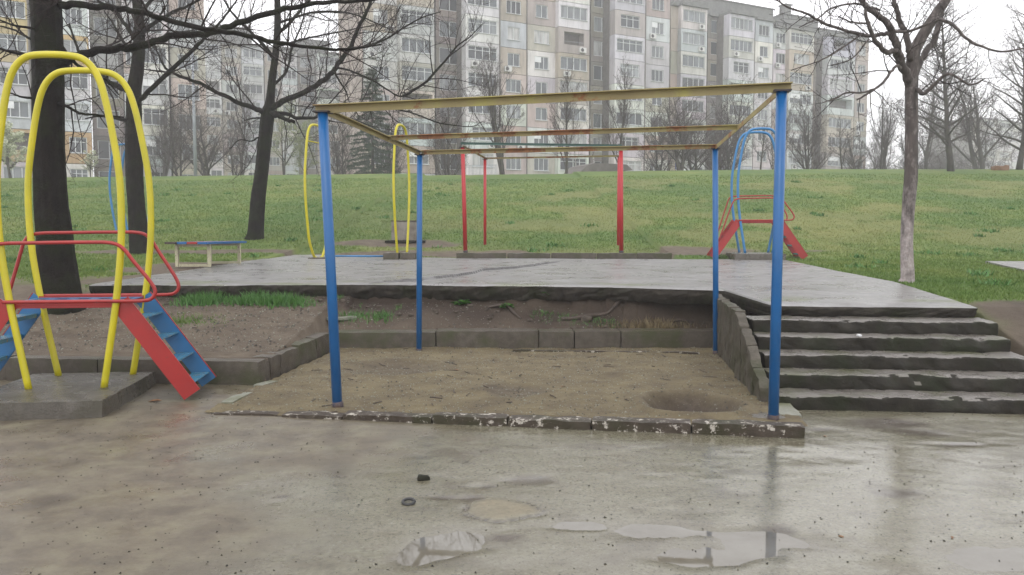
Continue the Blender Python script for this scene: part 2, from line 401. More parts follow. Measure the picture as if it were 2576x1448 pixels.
M['white'] = rough('white_paint', (.6, .62, .62), (.75, .76, .76), 2, (.25, .35), 0)
M['sign'] = rough('sign_blue', (.02, .035, .16), (.03, .045, .20), 3, (.4, .5), 0)
M['boxconc'] = rough('box_concrete', (.17, .155, .13), (.30, .28, .24), 3, (.7, .8), .4, .02, (.12, .10, .08), 2, (1, 1, .2))
M['leaf'] = rough('leaf_brown', (.10, .05, .025), (.24, .12, .05), 30, (.5, .7), 0)

# ------------------------------------------------------------------ ground surfaces
pB = atz(655, 972); pC = atz(838, 889); pD = atz(1880, 885); pA = Vector((-9.5, 8.42, 0))
def ywall(X):      # front face of the low wall, left part and pit part
    return np.where(X < pB.x, pB.y+(pA.y-pB.y)*(X-pB.x)/(pA.x-pB.x), pC.y+(pD.y-pC.y)*(X-pC.x)/(pD.x-pC.x))
def xwall(Y): return pB.x+(pC.x-pB.x)*(Y-pB.y)/(pC.y-pB.y)
S0 = atz(1962, 1032); SA = R(-5.5); su = Vector((math.cos(SA), math.sin(SA), 0)); sv = Vector((-su.y, su.x, 0)); TR, RH = .334, .1275
ST0 = S0+sv*(5*TR)+Vector((.06, 0, 0)); STR = ST0+su*2.31
edge = [atslab(230, 716), atslab(560, 716), atslab(880, 714), atslab(1130, 716), atslab(1400, 719), atslab(1600, 722), atslab(1825, 729)]
rb = [STR, atslab(2260, 711), atslab(2100, 681), atslab(1970, 653)]
ex = np.array([p.x for p in edge]+[2.66, 2.70, ST0.x]+[STR.x]+[p.x for p in rb[1:]]+[7.0])
ey = np.array([p.y for p in edge]+[9.9, 9.0, ST0.y]+[STR.y]+[p.y for p in rb[1:]]+[19.5])
bk = [atslab(731, 637), atslab(1150, 650), atslab(1690, 653), atslab(1972, 652)]
bx = np.array([-6.3]+[p.x for p in bk[1:]]); by = np.array([21.5]+[min(p.y, 20.2) for p in bk[1:]])
XL = edge[0].x
def yfront(X): return np.interp(X, ex, ey)
def hill(X, Y):
    drop = 1.0*sm(51, 66, Y)
    h = np.where(Y < 18.5, 0, np.where(Y < 47, (Y-18.5)-np.minimum((Y-18.5), 2.5)*0.5, 27.25+5.2*np.tanh((Y-47)/5.2)))
    h = np.where(Y < 47, np.maximum(h, 0), h)
    return h*(.1475+.00036*np.clip(X, -45, 18))-drop
def gz(X, Y):
    X = np.asarray(X, float); Y = np.asarray(Y, float)
    lawn = .765+.0159*(np.minimum(Y, 18.5)-8.6)+hill(X, Y)-.015
    yw = np.where(X < pC.x, pA.y+(X-pA.x)*0, ywall(X)); yf = np.maximum(yfront(np.clip(X, XL, 2.6)), yw+.5)
    tt = np.clip((Y-yw)/(yf-yw), 0, 1.3)
    lift = np.where(X < pC.x, .36, .27)
    terr = .25+lift*tt**1.25+.05*fbm(X*1.3, Y*1.3, 4, 3)*np.minimum(tt*4, 1)
    terr += .14*np.exp(-(((X-2.1)/.5)**2+((Y-10.45)/.22)**2))
    terr += .05*fbm(X*3.5, Y*3.5, 5, 23)*np.minimum(tt*3, 1)+.02*fbm(X*14, Y*14, 3, 29)*np.minimum(tt*3, 1)
    dw = np.where(X < pB.x, Y-ywall(X), np.where(X < pC.x, np.maximum(np.minimum(xwall(Y)-X, Y-pB.y), Y-pC.y), Y-ywall(X)))
    terr = np.minimum(terr, .235+.55*np.maximum(dw-.42, 0))
    w = sm(0, 1.6, Y-yf-.1)
    left = terr*(1-w)+(lawn+.0)*w
    under = np.where(Y > yf+.12, lawn-.13, terr)
    z = np.where(X < XL+.12, left, under)
    # right of the stairs: earth bank beside the steps, lawn behind
    bank = np.interp(Y, [5.0, 6.35, 6.6, 8.5, 9.2], [-.05, -.03, .10, .72, .77])
    zr = np.where(Y < 9.2, bank, lawn); yfr = yfront(X)
    zr = np.where((Y > yfr+.15) & (X < 6.6) & (Y < 19), lawn-.1, zr)
    z = np.where(X > 4.0, zr, z)
    z = np.where((X > 2.6) & (X <= 4.9) & (Y < yfr), np.minimum(z, -.2), z)
    edge_ok = (X < XL-.1) | (X > 4.0) | (Y > 19.3)
    z = z+np.where(edge_ok, .03*fbm(X*1.1, Y*1.1, 3, 9)+.012*fbm(X*5, Y*5, 3, 19), .012*fbm(X*6, Y*6, 4, 5))
    return np.where(keepg(X, Y), z, -.28)
def hitg(px, py, fn=None):
    d = ray(px, py).normalized(); t = 5.0; fn = fn or gz
    for _ in range(4000):
        p = d*t; z = EYE+p.z
        if z < float(fn(np.array(p.x), np.array(p.y))): break
        t += .01
    return Vector((p.x, p.y, float(fn(np.array(p.x), np.array(p.y)))))
def grassy(X, Y):
    n = fbm(X*.9, Y*.9, 5, 31)
    g = np.where(X < XL, sm(0, .9, Y-11.4+n*2.5+(X+6)*.35), 1.0)
    g = np.where((X > XL-.2) & (X < 4.0) & (Y < 18), 0, g)
    g = np.where((X < 4.0) & (Y < 11.2) & (X > -7.4), np.maximum(0, sm(.22, .34, fbm(X*1.5, Y*1.5, 4, 77)))*.9, g)
    # worn earth around the play things at the back of the slab
    for cx, cy, rx, ry in ((2.5, 20.6, 5.2, .55), (5.2, 20.5, 2.2, 1.0), (-3.2, 22.9, 2.0, .8), (-5.9, 15.5, 1.4, 3.0), (-2.0, 21.0, 3.5, .7), (-8.3, 20.5, 3, .6), (-5.8, 12.8, 1.3, 1.2)):
        dd = ((X-cx)/rx)**2+((Y-cy)/ry)**2+n*2.2
        g = g*sm(.55, 1.25, dd)
    dd = (X-5.6)**2/1.1+(Y-8.0)**2/.9+n*1.5
    g = g*np.where(X > 4.5, np.maximum(sm(.6, 1.3, dd), sm(0, .25, 7.35-Y)), 1)
    return np.clip(g, 0, 1)
def dry(X, Y):
    n = fbm(X*.34, Y*.30, 7, 51)
    a = sm(.0, .14, n)*sm(19, 23, Y)*.75*sm(-8, 4, X)*sm(47, 40, Y)+sm(.05, .2, n)*.35
    a = np.maximum(a, sm(.05, .2, fbm(X*.42, Y*.42, 6, 53))*np.exp(-((Y-26)/5)**2)*sm(1, 8, X)*1.3)
    a = np.maximum(a, np.exp(-(((X-1.5)/6)**2+((Y-21.2)/.8)**2))*.9)
    a = np.maximum(a, np.exp(-(((X+2.5)/2)**2+((Y-21.8)/1.0)**2))*.7)
    return np.clip(a, 0, .95)*.45
def keepg(X, Y):
    leftk = (X < pC.x) & (((Y > ywall(np.minimum(X, pB.x))+.09) & (X < pB.x)) | ((X >= pB.x) & (X < xwall(Y)-.07) & (Y > pB.y+.05)))
    mid = (X >= pC.x-.05) & (X <= 2.75) & (Y > ywall(np.maximum(X, pC.x))+.09)
    midb = (X > 2.75) & (X < 4.75) & (Y > 9.3)
    rt = (X >= 4.75) & (Y > 5.2)
    return leftk | mid | midb | rt
xs = spaced([(-260, -60, 10), (-60, -20, 1.5), (-20, -9, .25), (-9, 8, .05), (8, 20, .25), (20, 60, 1.5), (60, 400, 10)])
ys = spaced([(5.0, 12.2, .045), (12.2, 26, .14), (26, 60, .5), (60, 400, 8)])
me = gridmesh('ground', xs, ys, gz, M['ground'], None, {'grass': grassy, 'dry': dry, 'dark_soil': lambda X, Y: np.clip(np.exp(-((Y-yfront(np.clip(X, XL, 2.6))+.1)/np.where(X > -2.6, .5, .3))**2)*(X > XL)*(X < 3)*.85*(.6+.8*vn(X*2.5, Y*4, 140))+.6*((X > 4.6) & (Y < 9.2))*vn(X*3, Y*3, 141), 0, 1)})
tag(link('ground', me), kind='structure')

# pavement
PUD = [(1130, 1372, 115, 44), (1050, 1408, 90, 40), (1790, 1402, 190, 26), (1960, 1372, 120, 24), (1690, 1352, 180, 20), (2545, 1405, 160, 45), (1440, 1330, 80, 14),
       (1340, 1213, 55, 14), (1190, 1258, 40, 8), (1225, 1228, 30, 6), (1110, 1255, 35, 7), (1300, 1345, 35, 9), (135, 1262, 60, 18), (700, 1254, 22, 5), (2075, 1083, 28, 5), (2210, 1068, 110, 16), (2300, 1090, 80, 10), (1960, 1345, 60, 14), (2420, 1120, 80, 6), (2260, 1240, 60, 10)]
def ell(px, py, rx, ry):
    c = atz(px, py); a = atz(px+rx, py); b_ = atz(px, py+ry); t_ = atz(px, py-ry)
    return c.x, (b_.y+t_.y)/2, abs(a.x-c.x), abs(t_.y-b_.y)/2
PE = [ell(*p) for p in PUD]
def paz(X, Y):
    z = .010*fbm(X*.5, Y*.5, 3, 61)+.0095*fbm(X*2.4, Y*3.4, 7, 62)+.0022*fbm(X*14, Y*14, 3, 63)+.0035
    wx = X+.34*fbm(X*2.8, Y*2.8, 6, 64); wy = Y+.26*fbm(X*2.8+9, Y*2.8, 6, 65)
    for ip, (cx, cy, rx, ry) in enumerate(PE):
        z = z-(.0095 if ip < 7 else .0032)*np.exp(-(((wx-cx)/rx)**2+((wy-cy)/ry)**2)**1.5)
    c = ell(1275, 1285, 100, 28); q = ((wx-c[0])/c[2])**2+((wy-c[1])/c[3])**2
    z = z+.006*np.exp(-q**3)-.010*np.exp(-((q-1.15)/.16)**2)*sm(-.15, .12, fbm(X*2.2+4, Y*2.2, 2, 70))+.008*np.exp(-q**3)*fbm(X*26, Y*26, 4, 66)
    z = z+.010*sm(7.4, 8.4, Y)*(X < -2.4)
    return z
def pmask(X, Y):
    c = ell(1275, 1285, 100, 28); wx = X+.34*fbm(X*2.8, Y*2.8, 6, 64); wy = Y+.26*fbm(X*2.8+9, Y*2.8, 6, 65)
    q = ((wx-c[0])/c[2])**2+((wy-c[1])/c[3])**2; return np.exp(-(q/.95)**5)*(.75+.5*fbm(X*5, Y*5, 4, 67))
def cmask(X, Y):
    c = ell(1275, 1285, 100, 28); wx = X+.34*fbm(X*2.8, Y*2.8, 6, 64); wy = Y+.26*fbm(X*2.8+9, Y*2.8, 6, 65)
    q = ((wx-c[0])/c[2])**2+((wy-c[1])/c[3])**2
    return np.exp(-((q-1.15)/.10)**2)*sm(-.12, .02, fbm(X*2.2+4, Y*2.2, 2, 70))
def mudm(X, Y):
    n = fbm(X*.9, Y*1.3, 6, 71)
    d = sm(-2.6, -.9, -X*1.0-2.35+n*3.4+(Y-6.2)*.45)
    d = np.maximum(d, sm(-.55, .0, X*-.35-Y*.55+.65+n*1.8)*.8)
    return np.clip(d*.85, 0, 1)
def wetd(X, Y):
    z = 0*X; wx = X+.25*fbm(X*2.4, Y*2.4, 4, 64); wy = Y+.2*fbm(X*2.4+9, Y*2.4, 4, 65)
    for cx, cy, rx, ry in PE[7:]: z = np.maximum(z, np.exp(-(((wx-cx)/rx)**2+((wy-cy)/ry)**2)**2))
    s = sm(.12, .22, fbm(X*3.2, Y*4.5, 5, 88))*.35
    return np.clip(z*.85+s, 0, 1)
def film(X, Y):
    n = fbm(X*.55, Y*.9, 5, 81)
    a = sm(-.10, .16, n+sm(.0, 1.6, X)*.30-.04)*sm(6.6, 5.4, Y)*sm(-1.2, .4, X)
    return np.clip(a, 0, 1)
th0 = R(-7.6)
def loc2w(a, b): return Vector((a*math.cos(th0)-b*math.sin(th0), a*math.sin(th0)+b*math.cos(th0), 0))
def w2loc(X, Y): return X*math.cos(th0)+Y*math.sin(th0), -X*math.sin(th0)+Y*math.cos(th0)
FR = atz(1945, 1060, .03); FL = atz(850, 1026, .03); BR = atz(1801, 893, .03); BL = atz(1054, 888, .03)
kf0 = atz(705, 1052, 0); kf1 = atz(2026, 1106, 0)
def yk(X): return kf0.y+(kf1.y-kf0.y)*(X-kf0.x)/(kf1.x-kf0.x)
def keepp(X, Y):
    pit = (Y > yk(X)+.06) & (X > xwall(Y)+.10) & (X < 2.15+.13*(Y-6.2)) & (X > -2.45)
    return (~pit) & (Y < np.where(X < pB.x, 8.6, np.where(X < 2, 6.8, 7.3)))
xs = spaced([(-40, -8, 1), (-8, -4, .06), (-4, 5, .028), (5, 8, .06), (8, 40, 1)]); ys = spaced([(-12, .9, .6), (.9, 8.7, .028)])
me = gridmesh('pavement', xs, ys, paz, M['pave'], keepp, {'mud': mudm, 'patch': pmask, 'crack': cmask, 'wetdark': wetd, 'film': lambda X, Y: np.maximum(film(X, Y), sm(.006, -.001, paz(X, Y))), 'margin': lambda X, Y: sm(.0035, -.002, paz(X, Y))*.3})
tag(link('pavement', me), kind='structure')
me = gridmesh('puddle_water', spaced([(-6, 6, .5)]), spaced([(1.0, 6.3, .5)]), lambda X, Y: 0*X-.0028, M['water'], lambda X, Y: Y < yk(X)-.3)
tag(link('puddle_water', me), kind='structure')

# sand in the pit
HO = [(1735, 1032, 108, 27, .19), (1300, 992, 70, 16, .035), (985, 936, 110, 18, .05), (1540, 960, 60, 10, .02), (1690, 1025, 60, 18, .05)]
HE = [(*ell(*h[:4]), h[4]) for h in HO]
def saz(X, Y):
    z = .042+.035*fbm(X*1.1, Y*1.1, 3, 91)+.034*fbm(X*4, Y*4, 5, 92)+.014*fbm(X*16, Y*16, 3, 93)
    z = z+.02*sm(9.4, 10, Y)-.02*sm(.35, 0, Y-yk(X))
    wx = X+.15*fbm(X*3, Y*3, 3, 94); wy = Y+.1*fbm(X*3+5, Y*3, 3, 95)
    for cx, cy, rx, ry, dp in HE:
        q = ((wx-cx)/rx)**2+((wy-cy)/ry)**2; z = z-dp*np.exp(-q**2.6)*(1+.6*fbm(X*9, Y*9, 4, 97))+dp*.2*np.exp(-((q-1.5)/.5)**2)
    return z
def sdark(X, Y):
    z = 0*X; wx = X+.15*fbm(X*3, Y*3, 3, 94); wy = Y+.1*fbm(X*3+5, Y*3, 3, 95)
    for i, (cx, cy, rx, ry, dp) in enumerate(HE[:3]):
        q = ((wx-cx)/rx)**2+((wy-cy)/ry)**2; z = np.maximum(z, np.exp(-(q/1.35)**3)*(1.0, .45, .5)[i])
    return z
me = gridmesh('sand', spaced([(-2.75, 3.0, .022)]), spaced([(6.0, 10.35, .022)]), saz, M['sand'],
              lambda X, Y: (Y > yk(X)+.03) & (X > np.minimum(xwall(Y)+.05, -2.2-.0*Y)-.0) & (X < 2.28+.13*(Y-6.2)) & (Y < ywall(np.maximum(X, pC.x))+.1), {'dark': sdark})
tag(link('sand', me), kind='structure')

# slab: broken concrete platform with a ragged front edge and a crack
CK = [atslab(*p) for p in ((930, 713), (1045, 709), (1120, 700), (1190, 690), (1215, 682), (1300, 676), (1400, 661), (1420, 655))]
ckx = np.array([p.x for p in CK]); cky = np.array([p.y for p in CK])
xs = spaced([(XL, 2.55, .03), (2.55, 2.8, .012), (2.8, 4.9, .04), (4.9, 6.3, .06)])
vv = np.concatenate([np.linspace(0, .12, 14), np.linspace(.12, 1, 260)[1:]])
Xg, Tg = np.meshgrid(xs, vv, indexing='ij')
rag = .16*fbm(xs*1.6, xs*0, 5, 101)+.10*fbm(xs*7, xs*0, 4, 102)
rag = np.where(xs > 2.6, rag*.35, rag)
yf_ = yfront(xs)+rag; yb_ = np.interp(xs, bx, by)+.12*fbm(xs*2, xs*0, 3, 103)
yb_ = np.maximum(yb_, yf_+.02)
Yg = yf_[:, None]*(1-Tg)+yb_[:, None]*Tg
Xg = Xg+np.where(xs < -5.5, 1, 0)[:, None]*.12*fbm(Yg*1.4, Yg*0, 4, 105)*(np.clip((-5.5-Xg)/.6, 0, 1))
ckY = np.interp(Xg, ckx, cky)+.10*fbm(Xg*5, Xg*0, 4, 104)
incr = (Xg > ckx[0]) & (Xg < ckx[-1]); cd_ = np.abs(Yg-ckY)
crack = np.where(incr, np.exp(-((Yg-ckY-.015)/.060)**2), 0)
Zg = slabz(Yg)+.012*fbm(Xg*1.2, Yg*1.2, 4, 106)+.005*fbm(Xg*6, Yg*6, 3, 107)+.042*np.clip((Yg-ckY)/.035, 0, 1)*np.where(incr, np.minimum(1, np.minimum(Xg-ckx[0], ckx[-1]-Xg)/.5), 0)*np.exp(-np.maximum(Yg-ckY, 0)/1.2)
Zg[:, 0] -= .018; Zg[:, 1] -= .006
moss = sm(.08, .2, fbm(Xg*1.3, Yg*2.5, 5, 108))*np.exp(-((Tg-.02)/.08)**2)*.8
nx, ny = Xg.shape; idx = np.arange(nx*ny).reshape(nx, ny)
Fq = np.stack([idx[:-1, :-1], idx[1:, :-1], idx[1:, 1:], idx[:-1, 1:]], -1).reshape(-1, 4)
V = np.stack([Xg, Yg, Zg], -1).reshape(-1, 3)
root = empty('concrete_platform', (0, 11, .6)); tag(root, kind='structure')
o = link('slab_top', npmesh('slab_top', V-np.array([0, 11, .6]), Fq, M['slab'], True, {'crack': crack.ravel(), 'moss': moss.ravel()}), root)
# broken edge faces of the slab (front, left)
def edge_strip(name, X, Y, Z, thick, seed, nrm):
    lv = np.linspace(0, 1, 14); V = []; n = len(X)
    for i, f in enumerate(lv):
        bul = (.05*fbm(X*3+f*1.2, Y*3+f, 3, seed)+.055*fbm(X*15+f*4, Y*15+f*3, 5, seed+3))*min(1, f*5)-.09*f*f
        zf_ = f+.06*fbm(X*12+f*3, Y*12, 4, seed+8)*min(1, f*4); V.append(np.stack([X+(nrm[0] if nrm != 0 else 0)*bul, Y+(nrm[1] if nrm != 0 else 0)*bul, Z-thick*zf_], -1))
    V = np.array(V).reshape(-1, 3); idx = np.arange(len(V)).reshape(14, n)
    Fq = np.stack([idx[:-1, :-1], idx[1:, :-1], idx[1:, 1:], idx[:-1, 1:]], -1).reshape(-1, 4)
    return link(name, npmesh(name, V-np.array([0, 11, .6]), Fq, M['slabedge'], True), root)
thk = .18+.09*fbm(xs*1.3, xs*0, 4, 111)+.05*fbm(xs*6, xs*0, 5, 112); thk = np.where(xs > 2.75, .14+.03*fbm(xs*5, xs*0, 4, 115), thk)
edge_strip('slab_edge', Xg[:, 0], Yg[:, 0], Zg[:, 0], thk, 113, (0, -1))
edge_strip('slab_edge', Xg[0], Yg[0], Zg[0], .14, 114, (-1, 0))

# ------------------------------------------------------------------ stairs
st = empty('stairs', S0, 0, 'flight of worn mossy concrete steps rising from the wet pavement to the platform', 'stairs')
for k in range(5):
    w = (atz((2705, 2632, 2572, 2520, 2478)[k], (990, 938, 893, 848, 804)[k], (k+1)*RH)-S0).dot(su); t0 = k*TR; dpt = TR+.10
    c = S0+sv*(t0+dpt/2)+su*(w/2-.02+k*.012); mb = MB()
    mb.rock((c.x, c.y, (k+1)*RH-.075), (w, dpt, .145), SA, .020, .013, .018, 200+k*3, 9, None, 5)
    chip = random.Random(900+k); ch = [(chip.uniform(-w/2, w/2), chip.uniform(.025, .11), chip.uniform(.006, .026)) for _ in range(16)]
    nv = []
    for (x, y, z) in mb.v:
        d_ = Vector((x, y, 0))-Vector((c.x, c.y, 0)); u_ = d_.dot(su); v_ = d_.dot(sv)+dpt/2; zz = (k+1)*RH-z
        if v_ < .10 and zz < .09:
            cut = sum(dp*math.exp(-((u_-a_)/wd)**2) for a_, wd, dp in ch); f_ = max(0, 1-v_/.10)*max(0, 1-zz/.09)
            x += sv.x*cut*f_*1.3; y += sv.y*cut*f_*1.3; z -= cut*f_*.8
        nv.append((x, y, z))
    mb.v = nv
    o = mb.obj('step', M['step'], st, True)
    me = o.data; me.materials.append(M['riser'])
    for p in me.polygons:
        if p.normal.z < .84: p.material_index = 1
    if k:
        mb = MB(); c2 = S0+sv*(t0+.17)+su*(w/2); 
# cheek wall along the left of the stairs: upright weathered panels
ck = empty('cheek_wall', S0+Vector((-.1, .1, 0)), 0, 'ragged upright concrete panels walling the left side of the steps', 'wall')
q0 = S0+Vector((-.09, .10, 0)); q1 = Vector((2.60, 10.05, 0)); n = 9
for i in range(n):
    a = q0.lerp(q1, i/n+.004); b_ = q0.lerp(q1, (i+1)/n-.004); mid = (a+b_)/2
    tt = (mid-S0).dot(sv); top = min(slabz(mid.y)-.05, .13+tt/TR*RH)
    mb = MB(); ang = math.atan2(b_.y-a.y, b_.x-a.x)
    mb.rock((mid.x+RND.uniform(-.006, .006), mid.y, top/2-.03), ((b_-a).length+.004, .10, top+.06), ang, .012, .020, .022, 300+i, 7, None, 6)
    nv = []
    for (x, y, z) in mb.v:
        t2 = (Vector((x, y, 0))-S0).dot(sv); tz = min(slabz(y)-.05, .13+t2/TR*RH)+.03*float(fbm(np.array(y*9.), np.array(0.), 3, 7))
        nv.append((x, y, z*tz/top if z > 0 else z))
    mb.v = nv
    mb.obj('panel', M['cheek'], ck, True)

# ------------------------------------------------------------------ low wall of concrete blocks
def stones(root, name, pts, width, h, mat, seed, side=1, rd=.015, amp=.008, zoff=0, jit=.012):
    for i in range(len(pts)-1):
        a, b_ = pts[i], pts[i+1]; d_ = (b_-a); L_ = d_.length-.005; ang = math.atan2(d_.y, d_.x); nn = Vector((-math.sin(ang), math.cos(ang), 0))*side
        c = (a+b_)/2+nn*(width/2+RND.uniform(-jit, jit)); hh = h[i] if isinstance(h, list) else h
        hh += RND.uniform(-jit, jit)*.8
        mb = MB(); mb.rock((c.x, c.y, hh/2-.06+zoff), (L_, width, hh+.12), ang+RND.uniform(-.006, .006), rd, amp, .05, seed+i*7, 7)
        mb.obj(name, mat, root, True)
lw = empty('low_block_wall', pB, 0, 'low retaining wall of dark concrete blocks stepping round the sandpit', 'wall')
xs_ = [838, 1097, 1355, 1445, 1562, 1815, 1885]
stones(lw, 'block', [atz(x, 889+(885-889)*(x-838)/(1880-838)) for x in xs_], .34, [.27, .27, .265, .27, .26, .27], M['wallstone'], 400)
stones(lw, 'block', [pB.lerp(pC, f) for f in (.0, .13, .24, .48, .74, .98)], .22, [.22, .25, .255, .27, .27], M['wallstone'], 430, 1, .02, .016)
stones(lw, 'block', [pA.lerp(pB, f) for f in (.2, .34, .48, .62, .76, .905, .998)], .20, [.26, .25, .26, .25, .25, .24], M['wallstone'], 460)
# kerb round the pit
kb = empty('sandpit_kerb', kf0, 0, 'sunken lichen spotted kerb along the front of the sandpit', 'kerb')
kx = [705, 860, 1085, 1275, 1487, 1740, 2026]
kp = [kf0.lerp(kf1, (x-705)*kf0.y/((x-705)*kf0.y+(2026-x)*kf1.y)) for x in kx]
for p in kp: p.x = p.x
stones(kb, 'kerb_stone', kp, .16, [.032, .052, .066, .074, .080, .094], M['kerbstone'], 500, 1, .012, .010, 0, .005)
mb = MB(); a = atz(530, 1046); b_ = atz(700, 1050); mb.rock(((a.x+b_.x)/2, (a.y+b_.y)/2+.06, -.01), ((b_-a).length, .12, .045), math.atan2(b_.y-a.y, b_.x-a.x), .01, .01, .05, 540); mb.v = [(x, y, z+.012) for x, y, z in mb.v]
mb.obj('kerb_stone', M['kerbstone'], kb, True)
side = empty('flat_kerb_edging', atz(1985, 1062), 0, 'pale flat kerb stones between the sand and the bottom step', 'kerb')
for (x0, y0, x1, y1, i) in ((1990, 1062, 1942, 1010, 0), (1945, 1006, 1912, 968, 1), (1908, 965, 1880, 940, 2)):
    a = atz(x0, y0); b_ = atz(x1, y1); mb = MB(); mid = (a+b_)/2
    mb.rock((mid.x, mid.y, .0), ((b_-a).length, (.17, .13, .11)[i], .12), math.atan2(b_.y-a.y, b_.x-a.x), .01, .008, .05, 560+i)
    mb.obj('kerb_stone', M['flat'], side, True)
mb = MB(); a = atz(1830, 1064); b_ = atz(1985, 1066); mb.rock(((a.x+b_.x)/2, (a.y+b_.y)/2+.08, .0), ((b_-a).length, .26, .095), math.atan2(b_.y-a.y, b_.x-a.x), .02, .012, .05, 569); mb.obj('concrete_patch', M['pad'], side, True)
bf = empty('broken_kerb_edging', atz(600, 1010), 0, 'tilted pale kerb fragments left of the sandpit beside the red ladder', 'kerb')
for (x0, y0, x1, y1, i) in ((570, 1025, 642, 990, 0), (648, 982, 690, 969, 1)):
    a = atz(x0, y0); b_ = atz(x1, y1); mb = MB(); mid = (a+b_)/2
    mb.rock((mid.x, mid.y, .0), ((b_-a).length, .11, .10), math.atan2(b_.y-a.y, b_.x-a.x), .01, .008, .05, 580+i); mb.obj('kerb_stone', M['flat'], bf, True)
# thin strip of old kerb under the low wall
mb = MB(); a = atz(1290, 893); b_ = atz(1760, 899); mb.rock(((a.x+b_.x)/2, (a.y+b_.y)/2, .03), ((b_-a).length, .07, .07), math.atan2(b_.y-a.y, b_.x-a.x), .01, .012, .05, 590)
tag(mb.obj('old_kerb_strip', M['kerbstone'], None, True), 'thin broken kerb strip in the sand along the low block wall', 'kerb')

# ------------------------------------------------------------------ climbing frames
def ibar(root, name, a, b_, mat, w=.05, th=.007, over=(0, 0)):
    a = Vector(a); b_ = Vector(b_); t_ = (b_-a).normalized(); a = a-t_*over[0]; b_ = b_+t_*over[1]
    mb = MB(); mb.beam(a, b_, th, w, off=(0, 0)); mb.beam(a, b_, w, th, off=(w/2, w/2-th/2+.0))
    return mb.obj(name, mat, root)
def frame(label, feet, tops, rs, post_mat, cap, front, bars, group=None):
    root = empty('playground_climber', feet[0], 0, label, 'climbing frame', group)
    for f, t_, r_ in zip(feet, tops, rs):
        mb = MB(); mb.tube([f-Vector((0, 0, .1)), f.lerp(t_, .5), t_], r_, 16); o = mb.obj('post', post_mat, root, True)
        mb = MB(); mb.tube([f-Vector((0, 0, .02)), f+Vector((0, 0, .05)), f+Vector((0, 0, .056))], [r_+.006, r_+.005, r_*.9], 16); mb.obj('base_collar', M['rustc'], root, True)
        mb = MB(); mb.box(t_+Vector((0, 0, .006)), (r_*3.2, r_*3.0, .012), th0); mb.obj('cap_plate', cap, root)
    for a, b_, mt_, w, ov in bars: ibar(root, front, a, b_, mt_, w, .007, ov)
    return root
tFL = aty(812, 285, FL.y-.02); tFR = aty(1966, 232, FR.y-.02); tBR = aty(1799, 376, BR.y); tBL = aty(1056, 391, BL.y)
up = Vector((0, 0, .03))
frame('blue posted climbing frame with rusty yellow top bars standing in the sandpit', [FL, FR, BR, BL], [tFL, tFR, tBR, tBL], [.042, .040, .034, .034], M['blue'], M['dark_metal'], 'bar', [
    (tFL+up, tFR+up, M['beam_yellow'], .064, (.06, .07)),
    (tBL+up, tBR+up, M['beam_rust'], .05, (-.02, .02)),
    (tFL.lerp(tBL, .58)+up*1.1, tFR.lerp(tBR, .57)+up*1.1, M['beam_rust'], .046, (.02, .02)),
    (tFL+up*.6, tBL+up*.6, M['beam_yellow'], .045, (0, 0)),
    (tFR+up*.6, tBR+up*.6, M['beam_rust'], .045, (0, 0))])
yR = 19.9
rf = [aty(1171, 636, yR+.1), aty(1563, 637, yR-.3), aty(1555, 634, yR+2.6), aty(1220, 630, yR+2.7)]
rt = [aty(1164, 372, yR+.1), aty(1562, 378, yR-.3), aty(1557, 396, yR+2.6), aty(1220, 402, yR+2.7)]
frame('red posted climbing frame with green front bar at the back edge of the platform', rf, rt, [.052, .052, .04, .042], M['red_pole'], M['dark_metal'], 'bar', [
    (rt[0]+Vector((0, 0, .10)), rt[1]+Vector((0, 0, .10)), M['green_bar'], .055, (.05, .02)),
    (rt[3]+up, rt[2]+up, M['beam_rust'], .045, (0, 0)),
    (rt[0]+up, rt[3]+up, M['beam_rust'], .04, (0, 0)), (rt[1]+up, rt[2]+up, M['beam_rust'], .04, (0, 0))])
kr = empty('platform_kerb', atslab(1150, 652), 0, 'long low kerb in front of the red climbing frame', 'kerb')
kk = [aty(x, 652+(x-1150)/540*2.5, 19.0) for x in (1147, 1275, 1385, 1500, 1600, 1690)]
for i in range(5):
    mb = MB(); a, b_ = kk[i], kk[i+1]; mid = (a+b_)/2; mb.rock((mid.x, mid.y, slabz(19)+.045), ((b_-a).length-.02, .16, .16), 0, .015, .012, .06, 600+i); mb.obj('kerb_stone', M['wallstone'], kr, True)

